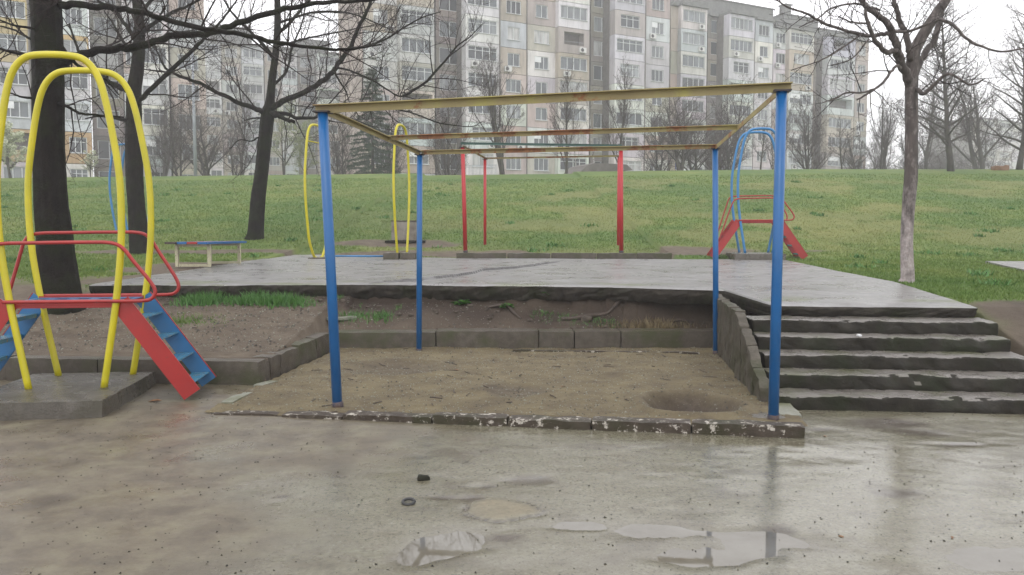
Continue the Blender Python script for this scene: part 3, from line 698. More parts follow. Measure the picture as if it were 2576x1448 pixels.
# ------------------------------------------------------------------ arched bridge with two ladders
def bridge(loc, rz, label, archm, railm, group, gnd=0):
    r0 = empty('climbing_bridge', loc, rz, label, 'playground climber', group)
    ang = 0
    mb = MB(); mb.rock((-.07, -.2, .045), (1.14, 1.42, .21), 0, .02, .008, .07, 700); mb.obj('plinth', M['pad'], r0, True, False)
    half = [(.33, .14), (.385, .45), (.455, .85), (.51, 1.25), (.535, 1.6), (.53, 2.0), (.485, 2.35), (.425, 2.68), (.36, 2.88), (.26, 2.995), (.12, 3.03)]
    for y in (-.335, .335):
        kf = .94 if y < 0 else 1.02
        pts = [(-x*kf, y, z) for x, z in half]+[(x*kf, y, z) for x, z in reversed(half)]
        mb = MB(); mb.tube(curve(pts, 4), .030, 12); mb.obj('arch', archm, r0, True, False)
    # deck of slotted plates between two side channels
    for i in range(5):
        x0 = -.47+i*.188; mb = MB()
        mb.box((x0+.094, 0, .900), (.182, .10, .006)); 
        for sy in (-1, 1):
            mb.box((x0+.094, sy*.235, .900), (.182, .10, .006)); mb.box((x0+.02, sy*.1175, .900), (.034, .135, .006)); mb.box((x0+.168, sy*.1175, .900), (.034, .135, .006))
        mb.obj('deck_plate', M['blue_bridge'], r0, False, False)
    for y in (-.30, .30):
        mb = MB(); mb.beam((-.47, y, .885), (.47, y, .885), .012, .06); mb.beam((-.47, y, .86), (.47, y, .86), .03, .012); mb.obj('side_channel', railm, r0, False, False)
    # rail loops: the right end kicks out, the left end runs down beside the ladder
    for y in (-.365, .365):
        pts = [(-.93, y, .42), (-.83, y, .72), (-.66, y, 1.25), (-.60, y, 1.40), (-.50, y, 1.46), (-.2, y, 1.47), (.2, y, 1.475), (.42, y, 1.47), (.52, y, 1.42), (.60, y, 1.30), (.74, y, 1.09), (.775, y, 1.0), (.75, y, .94), (.66, y, .915), (.3, y, .915), (-.3, y, .915), (-.48, y, .915)]
        pts = [(x, yy, z+(((-.045 if y < 0 else .045))*max(0, min(1, (z-1.0)/.4)) if z > 1 else 0)) for x, yy, z in pts]
        mb = MB(); mb.tube(curve(pts, 3), .0165, 10); mb.obj('guard_rail', railm, r0, True, False)
    for sg in (-1, 1):
        ld = empty('ladder', (0, 0, 0), 0, parent=r0)
        a = Vector((sg*.46, 0, .90)); b_ = Vector((sg*1.05, 0, .06-gnd)); dr = (b_-a).normalized(); nrm = Vector((-dr.z*sg, 0, dr.x*sg))
        for y in (-.315, .315):
            s_ = 1 if y > 0 else -1
            mb = MB(); mb.beam(a, b_, .005, .165, up=nrm, off=(0, 0)); mb.v = [(p[0], p[1]+y, p[2]) for p in mb.v]
            o = mb.obj('side_panel', railm if (s_ < 0 or gnd) else M['blue_bridge'], ld, False, False)
            mb = MB(); mb.beam(a, b_, .016, .006, up=nrm, off=(0, .083)); mb.v = [(p[0], p[1]+y, p[2]) for p in mb.v]
            mb.obj('edge_strip', railm, ld, False, False)
            mb = MB(); mb.beam(a, b_, .004, .155, up=nrm, off=(0, 0)); mb.v = [(p[0], p[1]+y-s_*.006, p[2]) for p in mb.v]
            mb.obj('inner_panel', railm if gnd else M['blue_bridge'], ld, False, False)
        for k in range(4):
            p = a.lerp(b_, .18+.235*k)
            mb = MB(); mb.box((p.x, 0, p.z), (.15, .60, .008)); mb.box((p.x-sg*.07, 0, p.z-.018), (.006, .60, .03))
            mb.obj('step', M['teal_step'], ld, False, False)
    return r0
cL = (atz(162, 977, .15)+atz(247, 943, .15))/2; cL.z = 0
bridge(cL, R(7.5), 'yellow arched climber with red rails and ladders on the left concrete plinth', M['yellow'], M['red'], 'arched playground climbers')
cR = atslab(1905, 651); cR = Vector((aty(1902, 640, 19.0).x, 19.0, slabz(19)-.02))
bridge(cR, R(-7), 'far light blue arched climber with red ladders at the right back of the platform', M['lightblue'], M['red'], 'arched playground climbers', .02)
# stripped pair of yellow arches, seen edge on
ya = empty('yellow_arch_climber', (aty(905, 640, 18.9).x, 18.9, slabz(18.9)), 0, 'stripped climber of two narrow yellow arches linked by a low blue bar', 'playground climber', 'arched playground climbers')
half = [(.33, .10), (.385, .41), (.455, .81), (.51, 1.25), (.535, 1.6), (.53, 2.0), (.485, 2.35), (.425, 2.72), (.36, 2.95), (.26, 3.07), (.12, 3.12)]
for i, (xc, an) in enumerate(((aty(801, 640, 18.9).x, R(73)), (aty(1012, 640, 18.9).x, R(78)))):
    mb = MB(); xo = xc-ya.location.x
    hh = half if i else [(.10, .02), (.2, .06)]+half[1:]
    pts = [(-x*math.cos(an)+xo, -x*math.sin(an), z) for x, z in hh]+[(x*math.cos(an)+xo, x*math.sin(an), z) for x, z in reversed(hh)]
    mb.tube(curve(pts, 4), .030, 10); mb.obj('arch', M['yellow'], ya, True, False)
    mb = MB(); mb.tube([(xo-.45*math.cos(an), -.45*math.sin(an), 2.72), (xo+.42*math.cos(an), .42*math.sin(an), 2.72)], .015, 8); mb.obj('rung', M['yellow'], ya, True, False)
mb = MB(); a = aty(840, 640, 18.7)-ya.location; b_ = aty(966, 640, 18.7)-ya.location; mb.tube([(a.x, a.y, .06), (b_.x, b_.y, .055)], .022, 8); mb.obj('low_bar', M['lightblue'], ya, True, False)
for x0, x1 in ((966, 1005), (1008, 1046)):
    a = aty(x0, 640, 18.6).x-ya.location.x; b_ = aty(x1, 640, 18.6).x-ya.location.x
    mb = MB(); mb.rock(((a+b_)/2, -.25, .05), (b_-a, .5, .19), .02, .02, .012, .06, 740+x0); mb.obj('plinth_block', M['wallstone'], ya, True, False)
mb = MB(); mb.rock((aty(800, 640, 18.6).x-ya.location.x, -.1, .0), (.5, .4, .06), .02, .02, .008, .06, 745); mb.obj('plinth_block', M['wallstone'], ya, True, False)
# another blue arch far left
bl = empty('far_blue_arch', (aty(330, 600, 23.5).x, 23.5, float(gz(-11.4, 23.5))), 0, 'far blue arch climber half hidden behind the second tree from the left', 'playground climber', 'arched playground climbers')
for dx, y in ((0, -.3), (.04, .3)):
    sc = (aty(312, 374, 23.5).z-bl.location.z)/3.03
    pts = [(-x*.80+dx, y, z*sc) for x, z in half]+[(x*.80+dx, y, z*sc) for x, z in reversed(half)]
    mb = MB(); mb.tube(curve(pts, 4), .032, 8); mb.obj('arch', M['lightblue'], bl, True, False)

# ------------------------------------------------------------------ bench and concrete box
bn = empty('bench', (-6.05, 15.9, slabz(15.9)), R(-2), 'low bench with blue and red slats on cream legs left on the platform', 'bench')
for i, (x, mt_, y0, y1) in enumerate(((-.30, 'wood', -1.05, .95), (-.10, 'blue', -.98, 1.0), (.10, 'red', -1.0, .98), (.30, 'blue', -1.0, 1.02))):
    mm = M['root'] if mt_ == 'wood' else (M['red'] if mt_ == 'red' else M['blue'])
    mb = MB(); mb.rock((x, (y0+y1)/2, .455), (.185, y1-y0, .045), 0, .006, .003, .12, 760+i)
    mb.obj('slat', mm, bn, True, False)
for y in (-.72, .80):
    lg = []
    for sx in (-1, 1):
        mb = MB(); mb.box((sx*.31, y, .215), (.055, .055, .43)); mb.obj('leg', M['cream'], bn, False, False)
    for zz in (.028, .405):
        mb = MB(); mb.box((0, y, zz), (.55, .05, .05)); mb.obj('cross_bar', M['cream'], bn, False, False)
Yb = 23.3; pb = aty(1017, 586, Yb); zb = float(gz(pb.x, Yb))
bxr = empty('concrete_box', (pb.x, Yb, zb), R(4), 'weathered pale concrete box with a dark lid edge on the grass slope', 'utility box')
mb = MB(); mb.rock((0, 0, .27), (.70, .55, .62), 0, .012, .008, .08, 780); mb.obj('box_body', M['boxconc'], bxr, True, False)
mb = MB(); mb.rock((0, 0, .59), (.74, .59, .035), 0, .008, .008, .08, 781); mb.obj('lid', M['wallstone'], bxr, True, False)
mb = MB(); mb.rock((.05, -.05, -.0), (1.15, .85, .07), 0, .02, .02, .08, 782); mb.obj('base_slab', M['riser'], bxr, True, False)

# ------------------------------------------------------------------ trees
def rv(r): return Vector((r.gauss(0, 1), r.gauss(0, 1), r.gauss(0, 1))).normalized()
def sprout(mb, path, rads, r, dens, ln, lvl, upb=.25, sides=3, start=.15, jag=.28, minr=.004, small=None):
    """side shoots along a limb, recursing into finer and finer twigs"""
    n = len(path); tot = sum((path[i+1]-path[i]).length for i in range(n-1)); cnt = max(1, int(tot*dens))
    for k in range(cnt):
        f = start+(1-start)*((k+r.random())/cnt); i = min(n-2, int(f*(n-1))); u = f*(n-1)-i
        p = path[i].lerp(path[i+1], u); t_ = (path[i+1]-path[i]).normalized(); pr = rads[i]*(1-u)+rads[i+1]*u
        side_ = rv(r); side_ = (side_-t_*side_.dot(t_)).normalized()
        d_ = (t_*r.uniform(.3, .9)+side_*r.uniform(.7, 1.1)+Vector((0, 0, upb))).normalized()
        l_ = ln*r.uniform(.45, 1.15)*(1-.45*f); seg = 4 if lvl > 1 else 3
        q = [p]; rr = [min(pr*.65, max(minr, l_*.0125))]; r0_ = rr[0]
        for s_ in range(seg):
            d_ = (d_+rv(r)*jag+Vector((0, 0, upb*.25))).normalized(); q.append(q[-1]+d_*(l_/seg)); rr.append(max(minr*.5, r0_*(1-.8*(s_+1)/seg)))
        mb.tube(q, rr, sides, False)
        if lvl > 1: sprout(mb, q, rr, r, dens*1.6, l_*.55, lvl-1, upb, sides, .2, jag, minr)
def pxtree(name, label, trunk, limbs, mat, twmat, seed, group, wpx=1.0, tw=(3.0, .9, 2), topfill=None, tsides=14):
    """trunk and limbs: lists of (px, py, depth, radius)"""
    r = random.Random(seed)
    tk = .86 if seed == 14 else (.88 if seed == 13 else .92); trunk = [(a, b_, c, d_*tk) for a, b_, c, d_ in trunk]
    tp = [Vector((*aty(a, b_, c),)) for a, b_, c, _ in trunk]; base = tp[0].copy()
    root = empty(name, (base.x, base.y, base.z), 0, label, 'tree', group)
    C = curve([(*p, q[3]) for p, q in zip(tp, trunk)], 6); P = [Vector(c[:3]) for c in C]; RR = [max(.004, c[3]) for c in C]
    mb = MB(); mb.tube(P, RR, tsides)
    vs = []
    for i, (x, y, z) in enumerate(mb.v):       # bark ridges
        k = i // tsides; j = i % tsides
        a = RR[min(k, len(RR)-1)]; f = 1+.05*math.sin(j*2.4+z*1.3)+.05*(r.random()-.5)
        c_ = P[min(k, len(P)-1)]; vs.append((c_.x+(x-c_.x)*f, c_.y+(y-c_.y)*f, z))
    mb.v = vs; mb.obj('trunk', mat, root, True)
    tw_mb = MB()
    for lm in limbs:
        lp = [(*aty(a, b_, c), rd) for a, b_, c, rd in lm]; C = curve(lp, 5)
        P2 = [Vector(c[:3]) for c in C]; R2 = [max(.004, c[3]) for c in C]
        for i in range(1, len(P2)): P2[i] = P2[i]+rv(r)*R2[i]*.35
        m2 = MB(); m2.tube(P2, R2, 8); m2.obj('limb', mat, root, True)
        sprout(tw_mb, P2, R2, r, tw[0], tw[1], tw[2])
    if topfill:
        for (a, b_, c, rd, ln, cnt) in topfill:
            p = aty(a, b_, c)
            for _ in range(cnt):
                d_ = (rv(r)+Vector((0, 0, .5))).normalized(); q = [p]; rr = [rd]
                for s_ in range(6): d_ = (d_+rv(r)*.25+Vector((0, 0, .05))).normalized(); q.append(q[-1]+d_*ln/6); rr.append(rd*(1-.14*(s_+1)))
                m2 = MB(); m2.tube(q, rr, 6); m2.obj('limb', mat, root, True); sprout(tw_mb, q, rr, r, tw[0], tw[1], tw[2])
    if tw_mb.v: tw_mb.obj('twigs', twmat, root)['kind'] = 'stuff'
    return root
D1 = 10.4
zt1 = float(gz(-5.9, D1)); y1f = 803
pxtree('tree', 'huge black trunked tree behind the yellow arches, thickest and leftmost', [(157, y1f+8, D1, .33), (155, 775, D1, .29), (146, 690, D1, .255), (138, 600, D1, .235), (128, 480, D1, .215), (122, 350, D1, .205), (122, 230, D1, .20), (120, 100, D1, .195), (115, 0, D1, .195), (112, -140, D1, .18), (120, -420, D1, .13), (150, -700, D1, .08)],
  [[(150, 12, D1, .05), (230, 16, 10.2, .042), (304, 24, 10.0, .038), (365, 33, 9.9, .035), (426, 53, 9.8, .032), (517, 73, 9.6, .03), (608, 88, 9.5, .027), (688, 106, 9.4, .024), (756, 116, 9.4, .02), (832, 125, 9.3, .017), (893, 123, 9.3, .013), (960, 112, 9.3, .008)],
   [(150, 170, D1, .075), (175, 148, 10.4, .06), (228, 131, 10.5, .052), (304, 122, 10.6, .05), (365, 113, 10.7, .048), (426, 94, 10.8, .045), (517, 86, 10.9, .042), (578, 67, 11, .04), (688, 30, 11.2, .037), (753, 16, 11.3, .033), (832, 6, 11.4, .028), (923, 1, 11.5, .023), (1040, -20, 11.6, .015)],
   [(120, 150, D1, .03), (83, 143, 10.2, .024), (40, 135, 10, .018), (-20, 118, 9.9, .013)],
   [(120, 95, D1, .02), (83, 72, 10.2, .017), (40, 66, 10, .013), (-10, 48, 9.9, .01)],
   [(120, 110, D1, .022), (80, 100, 10.6, .018), (40, 78, 10.8, .013), (0, 66, 10.9, .01)],
   [(130, 262, D1, .026), (162, 266, 10.3, .02), (200, 285, 10.4, .017), (240, 290, 10.5, .015), (312, 296, 10.7, .01)],
   [(120, 252, D1, .02), (84, 249, 10.3, .015), (50, 243, 10.2, .012), (21, 233, 10.1, .008)],
   [(140, 100, D1, .03), (190, 160, 10.9, .022), (230, 180, 11, .018), (270, 205, 11.1, .013), (300, 240, 11.2, .008)],
   [(130, -30, D1, .04), (200, -60, 10, .03), (300, -90, 9.5, .02), (420, -80, 9.2, .01)],
   [(120, -150, D1, .06), (60, -260, 10, .04), (-40, -350, 9.8, .02)], [(120, -250, D1, .06), (250, -360, 10.6, .04), (380, -520, 10.8, .02)]],
  M['bark'], M['twig'], 11, 'bare trees beside the playground', tw=(4.8, 1.4, 3))
D2 = 20.0
pxtree('tree', 'slender dark tree behind the far yellow arch, between the first and third trunks', [(357, 650, D2, .33), (352, 620, D2, .27), (344, 520, D2, .225), (339, 440, D2, .225), (337, 304, D2, .20), (337, 228, D2, .185), (344, 182, D2, .17), (350, 122, D2, .155), (351, 61, D2, .135), (345, 0, D2, .125), (335, -120, D2, .09), (320, -300, D2, .05)],
  [[(345, 262, D2, .07), (366, 238, 19.8, .06), (426, 182, 19.4, .052), (487, 125, 19, .042), (520, 91, 18.8, .035), (560, 50, 18.6, .025), (600, -5, 18.4, .015)],
   [(335, 232, D2, .08), (304, 223, 19.8, .07), (268, 201, 19.6, .06), (213, 152, 19.5, .045), (190, 110, 19.4, .03), (175, 60, 19.3, .02)],
   [(345, 110, D2, .06), (325, 75, 20, .05), (292, 33, 20, .04), (252, 5, 20, .03), (200, -30, 20, .02)],
   [(350, 95, D2, .06), (371, 72, 19.8, .05), (426, 36, 19.6, .04), (475, 15, 19.4, .03), (540, -20, 19.3, .02)],
   [(335, 310, D2, .05), (300, 300, 19.9, .04), (250, 292, 19.8, .03), (215, 300, 19.8, .015)],
   [(350, 40, D2, .05), (400, -20, 20, .035), (450, -90, 20, .02)], [(340, -60, D2, .05), (280, -120, 20, .03), (230, -200, 20, .02)],
   [(345, 140, D2, .05), (310, 105, 20.3, .035), (285, 60, 20.5, .025), (262, 28, 20.6, .015)]],
  M['bark'], M['twig'], 12, 'bare trees beside the playground', tw=(3.4, 2.6, 3))
D3 = 23.0
pxtree('tree', 'leaning forked dark tree on the lawn behind the bench, third trunk from the left', [(640, 606, D3, .34), (643, 585, D3, .27), (650, 500, D3, .235), (658, 440, D3, .215), (668, 340, D3, .21), (672, 300, D3, .215), (675, 280, D3, .21), (679, 258, D3, .15), (685, 198, D3, .12), (694, 130, D3, .11), (698, 76, D3, .105), (698, 0, D3, .095), (690, -100, D3, .07), (680, -260, D3, .04)],
  [[(678, 280, D3, .11), (692, 266, 22.9, .09), (756, 237, 22.5, .075), (817, 201, 22.2, .07), (844, 170, 22, .065), (878, 125, 21.8, .058), (902, 73, 21.6, .05), (935, 0, 21.4, .04), (960, -80, 21.3, .025)],
   [(672, 282, D3, .10), (648, 277, 22.8, .075), (578, 249, 22.4, .06), (502, 210, 22, .05), (426, 180, 21.7, .035), (400, 140, 21.6, .025), (385, 100, 21.5, .015)],
   [(680, 285, D3, .07), (725, 287, 22.8, .055), (747, 297, 22.6, .05), (789, 297, 22.4, .042), (847, 283, 22.2, .036), (908, 275, 22, .03), (969, 271, 21.8, .026), (1030, 283, 21.7, .022), (1106, 310, 21.6, .017), (1182, 319, 21.5, .012), (1215, 306, 21.4, .008)],
   [(676, 284, D3, .08), (698, 292, 22.6, .07), (720, 303, 22.4, .055), (742, 307, 22.3, .05)],
   [(844, 170, 22, .03), (878, 178, 21.9, .028), (939, 204, 21.7, .024), (990, 236, 21.5, .02), (1008, 243, 21.4, .024), (1035, 232, 21.3, .036), (1075, 204, 21.2, .034), (1118, 155, 21.1, .028), (1151, 116, 21, .022), (1180, 95, 21, .017), (1215, 60, 21, .01)],
   [(668, 300, D3, .03), (642, 298, 22.8, .022), (614, 304, 22.6, .012)],
   [(664, 345, D3, .03), (648, 347, 22.9, .025), (633, 356, 22.8, .02), (602, 353, 22.7, .016), (578, 377, 22.6, .01)],
   [(690, 150, D3, .06), (640, 90, 22.6, .045), (590, 40, 22.3, .03), (550, -20, 22, .02)],
   [(697, 90, D3, .05), (745, 40, 23.2, .04), (790, -20, 23.4, .025)],
   [(682, 220, D3, .05), (720, 180, 23.4, .04), (735, 120, 23.7, .03), (760, 60, 24, .022), (770, 0, 24, .015)],
   [(694, 120, D3, .04), (760, 100, 22.6, .03), (860, 80, 22.3, .02), (960, 60, 22, .01)],
   [(698, 60, D3, .04), (800, 30, 22.6, .03), (900, 40, 22.3, .02), (1010, 90, 22, .01)],
   [(840, 172, 22, .04), (845, 190, 21.8, .03), (870, 230, 21.6, .02), (880, 262, 21.5, .01)],
   [(878, 125, 21.8, .035), (960, 105, 21.6, .028), (1050, 50, 21.4, .02), (1110, 30, 21.3, .01)],
   [(698, -20, D3, .06), (760, -90, 23, .04), (850, -160, 23, .02)], [(695, -60, D3, .05), (620, -130, 23, .03), (560, -220, 23, .02)]],
  M['bark'], M['twig'], 13, 'bare trees beside the playground', tw=(4.0, 2.4, 3))
D4 = 11.5
pxtree('tree', 'whitewashed footed tree at the right edge of the platform', [(2281, 712, D4, .135), (2283, 695, D4, .112), (2281, 620, D4, .10), (2283, 560, D4, .098), (2289, 480, D4, .102), (2292, 440, D4, .102), (2293, 304, D4, .098), (2292, 240, D4, .098), (2293, 190, D4, .10), (2296, 150, D4, .10), (2303, 122, D4, .092), (2329, 76, D4, .085), (2359, 30, D4, .078), (2383, -5, D4, .07), (2410, -70, D4, .05), (2450, -200, D4, .03)],
  [[(2290, 215, D4, .07), (2280, 189, 11.4, .062), (2259, 137, 11.3, .055), (2247, 91, 11.2, .05), (2222, 52, 11.1, .04), (2177, 15, 11, .033), (2150, -20, 11, .02)],
   [(2293, 160, D4, .055), (2286, 128, 11.4, .045), (2280, 91, 11.4, .04), (2262, 46, 11.4, .034), (2247, 0, 11.4, .028), (2230, -60, 11.4, .02)],
   [(2268, 150, 11.3, .05), (2253, 131, 11.2, .04), (2229, 131, 11.1, .034), (2201, 103, 11, .03), (2184, 61, 10.9, .025), (2177, 24, 10.9, .02), (2172, -10, 10.9, .014)],
   [(2250, 105, 11.2, .035), (2238, 86, 11.2, .03), (2200, 90, 11.1, .026), (2162, 88, 11, .024), (2116, 73, 10.9, .02), (2070, 58, 10.8, .018), (2025, 33, 10.7, .015), (1979, 18, 10.6, .012), (1950, -3, 10.6, .008)],
   [(2265, 172, 11.3, .026), (2256, 166, 11.2, .02), (2241, 182, 11.1, .019), (2216, 213, 11, .017), (2177, 240, 10.9, .014), (2155, 252, 10.9, .01)],
   [(2205, 222, 11, .014), (2168, 234, 10.8, .013), (2131, 234, 10.7, .012), (2101, 249, 10.7, .01), (2070, 259, 10.6, .006)],
   [(2295, 230, D4, .04), (2308, 227, 11.4, .033), (2323, 237, 11.3, .03), (2350, 213, 11.2, .025), (2381, 189, 11.1, .02), (2405, 195, 11, .017), (2435, 213, 10.9, .014), (2457, 210, 10.9, .012), (2478, 198, 10.8, .008)],
   [(2350, 48, D4, .035), (2369, 50, 11.3, .026), (2399, 64, 11.1, .022), (2429, 97, 11, .018), (2466, 116, 10.9, .016), (2515, 131, 10.8, .013), (2590, 120, 10.7, .01)],
   [(2300, 190, D4, .06), (2318, 150, 11.6, .05), (2345, 110, 11.7, .045), (2360, 60, 11.8, .04), (2372, 20, 11.9, .03), (2380, -30, 12, .02)],
   [(2240, 80, 11.2, .022), (2290, 78, 11.1, .02), (2330, 62, 11, .016), (2360, 50, 11, .01)],
   [(2184, 61, 10.9, .015), (2140, 56, 10.8, .012), (2110, 42, 10.7, .008)],
   [(2212, 26, 11.1, .018), (2150, 10, 10.9, .014), (2090, 22, 10.8, .012), (2060, 45, 10.7, .009), (2010, 70, 10.6, .006)],
   [(2170, 85, 11, .013), (2120, 120, 10.8, .011), (2070, 150, 10.7, .009), (1990, 178, 10.6, .006)],
   [(2185, 100, 11, .012), (2140, 150, 10.9, .009), (2090, 165, 10.8, .006)]],
  M['bark_white'], M['twig'], 14, 'bare trees beside the playground', tw=(6, .95, 3))

# background tree kinds, each built once and copied
def grow(seed, H, nlimb=7, spread=.45, fork=.18, lv=3, dens=1.0, r0=.16, stems=1, upb=.35, ln=.5, leader=True):
    r = random.Random(seed); T = MB(); C = MB()
    for s_ in range(stems):
        d_ = Vector((r.uniform(-.2, .2), r.uniform(-.2, .2), 1)) if stems > 1 else Vector((0, 0, 1)); p = Vector((0, 0, -.3)); q = [p]; rr = [r0*1.2]; k = 12
        Ht = H*(r.uniform(.8, 1) if stems > 1 else 1)*(1 if leader else .45)
        for i in range(k):
            d_ = (d_.normalized()+rv(r)*.09+Vector((0, 0, .12))).normalized(); q.append(q[-1]+d_*(Ht/k)); rr.append(max(.012, r0*(1-.92*(i+1)/k) if leader else r0*(1-.4*(i+1)/k)))
        T.tube(q, rr, 6)
        for j in range(nlimb):
            f = fork+(.95-fork)*(j+r.random()*.6)/nlimb; i = min(k-1, int(f*k)); a = 2.4*j+r.random()
            p = q[i].lerp(q[i+1], f*k-i); d2 = Vector((math.cos(a)*spread*2, math.sin(a)*spread*2, 1.0)).normalized()
            l_ = H*ln*(1-.55*f)*r.uniform(.8, 1.1); P2 = [p]; R2 = [rr[i]*.55]
            for s2 in range(7):
                d2 = (d2+rv(r)*.13+Vector((0, 0, upb*.22))).normalized(); P2.append(P2[-1]+d2*l_/7); R2.append(max(.01, R2[0]*(1-.85*(s2+1)/7)))
            T.tube(P2, R2, 4, False)
            sprout(C, P2, R2, r, 2.6*dens, l_*.5, lv, upb, 3, .08, .24, .013)
        sprout(C, q[k//2:], rr[k//2:], r, 2.6*dens, H*.2, lv, upb, 3, 0, .24, .013)
    return T, C
TM = {}
def kind(key, T, C, tm, cm):
    TM[key] = (T.mesh(key+'_trunk', tm, True), C.mesh(key+'_crown', cm))
    TM[key+'h'] = max(v[2] for v in C.v)
for key, kw in dict(
    vase=dict(seed=21, H=10.5, nlimb=9, spread=.28, fork=.16, stems=2, r0=.17, upb=.5, dens=1.2),
    vase2=dict(seed=22, H=10.5, nlimb=11, spread=.22, fork=.14, stems=1, r0=.17, upb=.55, dens=1.4),
    round=dict(seed=23, H=9, nlimb=14, spread=.6, fork=.14, stems=2, r0=.2, upb=.25, dens=1.15, ln=.6),
    dense=dict(seed=24, H=8.5, nlimb=16, spread=.5, fork=.08, stems=2, r0=.13, upb=.3, dens=1.4, ln=.5),
    tall=dict(seed=25, H=15, nlimb=42, spread=.75, fork=.13, stems=1, r0=.24, upb=.10, dens=1.25, ln=.33),
    small=dict(seed=26, H=6.5, nlimb=8, spread=.5, fork=.22, stems=1, r0=.10, upb=.3, dens=1.5, ln=.5)).items():
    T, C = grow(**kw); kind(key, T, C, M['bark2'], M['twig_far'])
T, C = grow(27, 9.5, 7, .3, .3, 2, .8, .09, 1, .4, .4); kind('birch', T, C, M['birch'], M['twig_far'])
def leafy(key, seed, H, mat, cnt, rad, sz, zlo=.25):
    r = random.Random(seed); T, C = grow(seed, H, 8, .5, .2, 2, .9, .09, 2, .3, .5); T.f += [tuple(i+len(T.v) for i in f) for f in C.f]; T.v += C.v
    tips = C.v; Lf = MB()
    for _ in range(cnt):
        p = Vector(r.choice(tips))+rv(r)*r.uniform(0, rad); a = rv(r); b_ = a.orthogonal().normalized(); s_ = sz*r.uniform(.5, 1.3)
        Lf.add([tuple(p-a*s_), tuple(p+b_*s_*.6), tuple(p+a*s_), tuple(p-b_*s_*.6)], [(0, 1, 2, 3)])
    kind(key, T, Lf, M['bark2'], mat)
leafy('blossom', 28, 4.5, M['blossom'], 9000, .22, .055)
leafy('budding', 29, 7.0, M['budleaf'], 9000, .25, .04)
r = random.Random(30); T = MB(); C = MB(); H = 12.5
T.tube([(0, 0, -.3), (0, 0, H*.5), (.1, 0, H)], [.2, .12, .02], 7)
for j in range(120):
    z = 1.0+(H-1.3)*(j/120)**1.05; a = j*2.4+r.random()*.5; l_ = (1-z/H)**.8*3.6*r.uniform(.65, 1.15)+.12
    q = []; dz = r.uniform(-.2, .1)
    for i in range(6): f = i/5; q.append(Vector((math.cos(a)*l_*f, math.sin(a)*l_*f, z+dz*f*l_*.6-.3*f*f*l_*.45+.1*f)))
    C.tube(q, [.03, .025, .02, .016, .012, .008], 3, False)
    for i in range(int(40+220*l_/3)):
        f = r.uniform(.12, 1); k = min(4, int(f*5)); p = q[k].lerp(q[k+1], f*5-k); d_ = (rv(r)*.8+Vector((math.cos(a)*.5, math.sin(a)*.5, -.3))).normalized(); s_ = r.uniform(.15, .42); w_ = d_.cross(rv(r)).normalized()*.045
        e_ = p+d_*s_; C.add([tuple(p-w_), tuple(p+w_), tuple(e_)], [(0, 1, 2)])
kind('fir', T, C, M['bark2'], M['needle'])
def plant(key, px, ytop, Y, name, label, cat='tree', group='bare trees beyond the lawn', zs=None, rz=None, sx=1.0):
    X = aty(px, 430, Y).x; zb = float(gz(X, Y)); ht = aty(px, ytop, Y).z-zb; s_ = ht/TM[key+'h']
    e_ = empty(name, (X, Y, zb), 0 if rz is None else rz, label, cat, group)
    for nm, me_ in (('trunk', TM[key][0]), ('crown', TM[key][1])):
        o = link(nm, me_, e_); o.scale = (s_*sx, s_*sx, s_)
        if nm == 'crown': o['kind'] = 'stuff'
    return e_
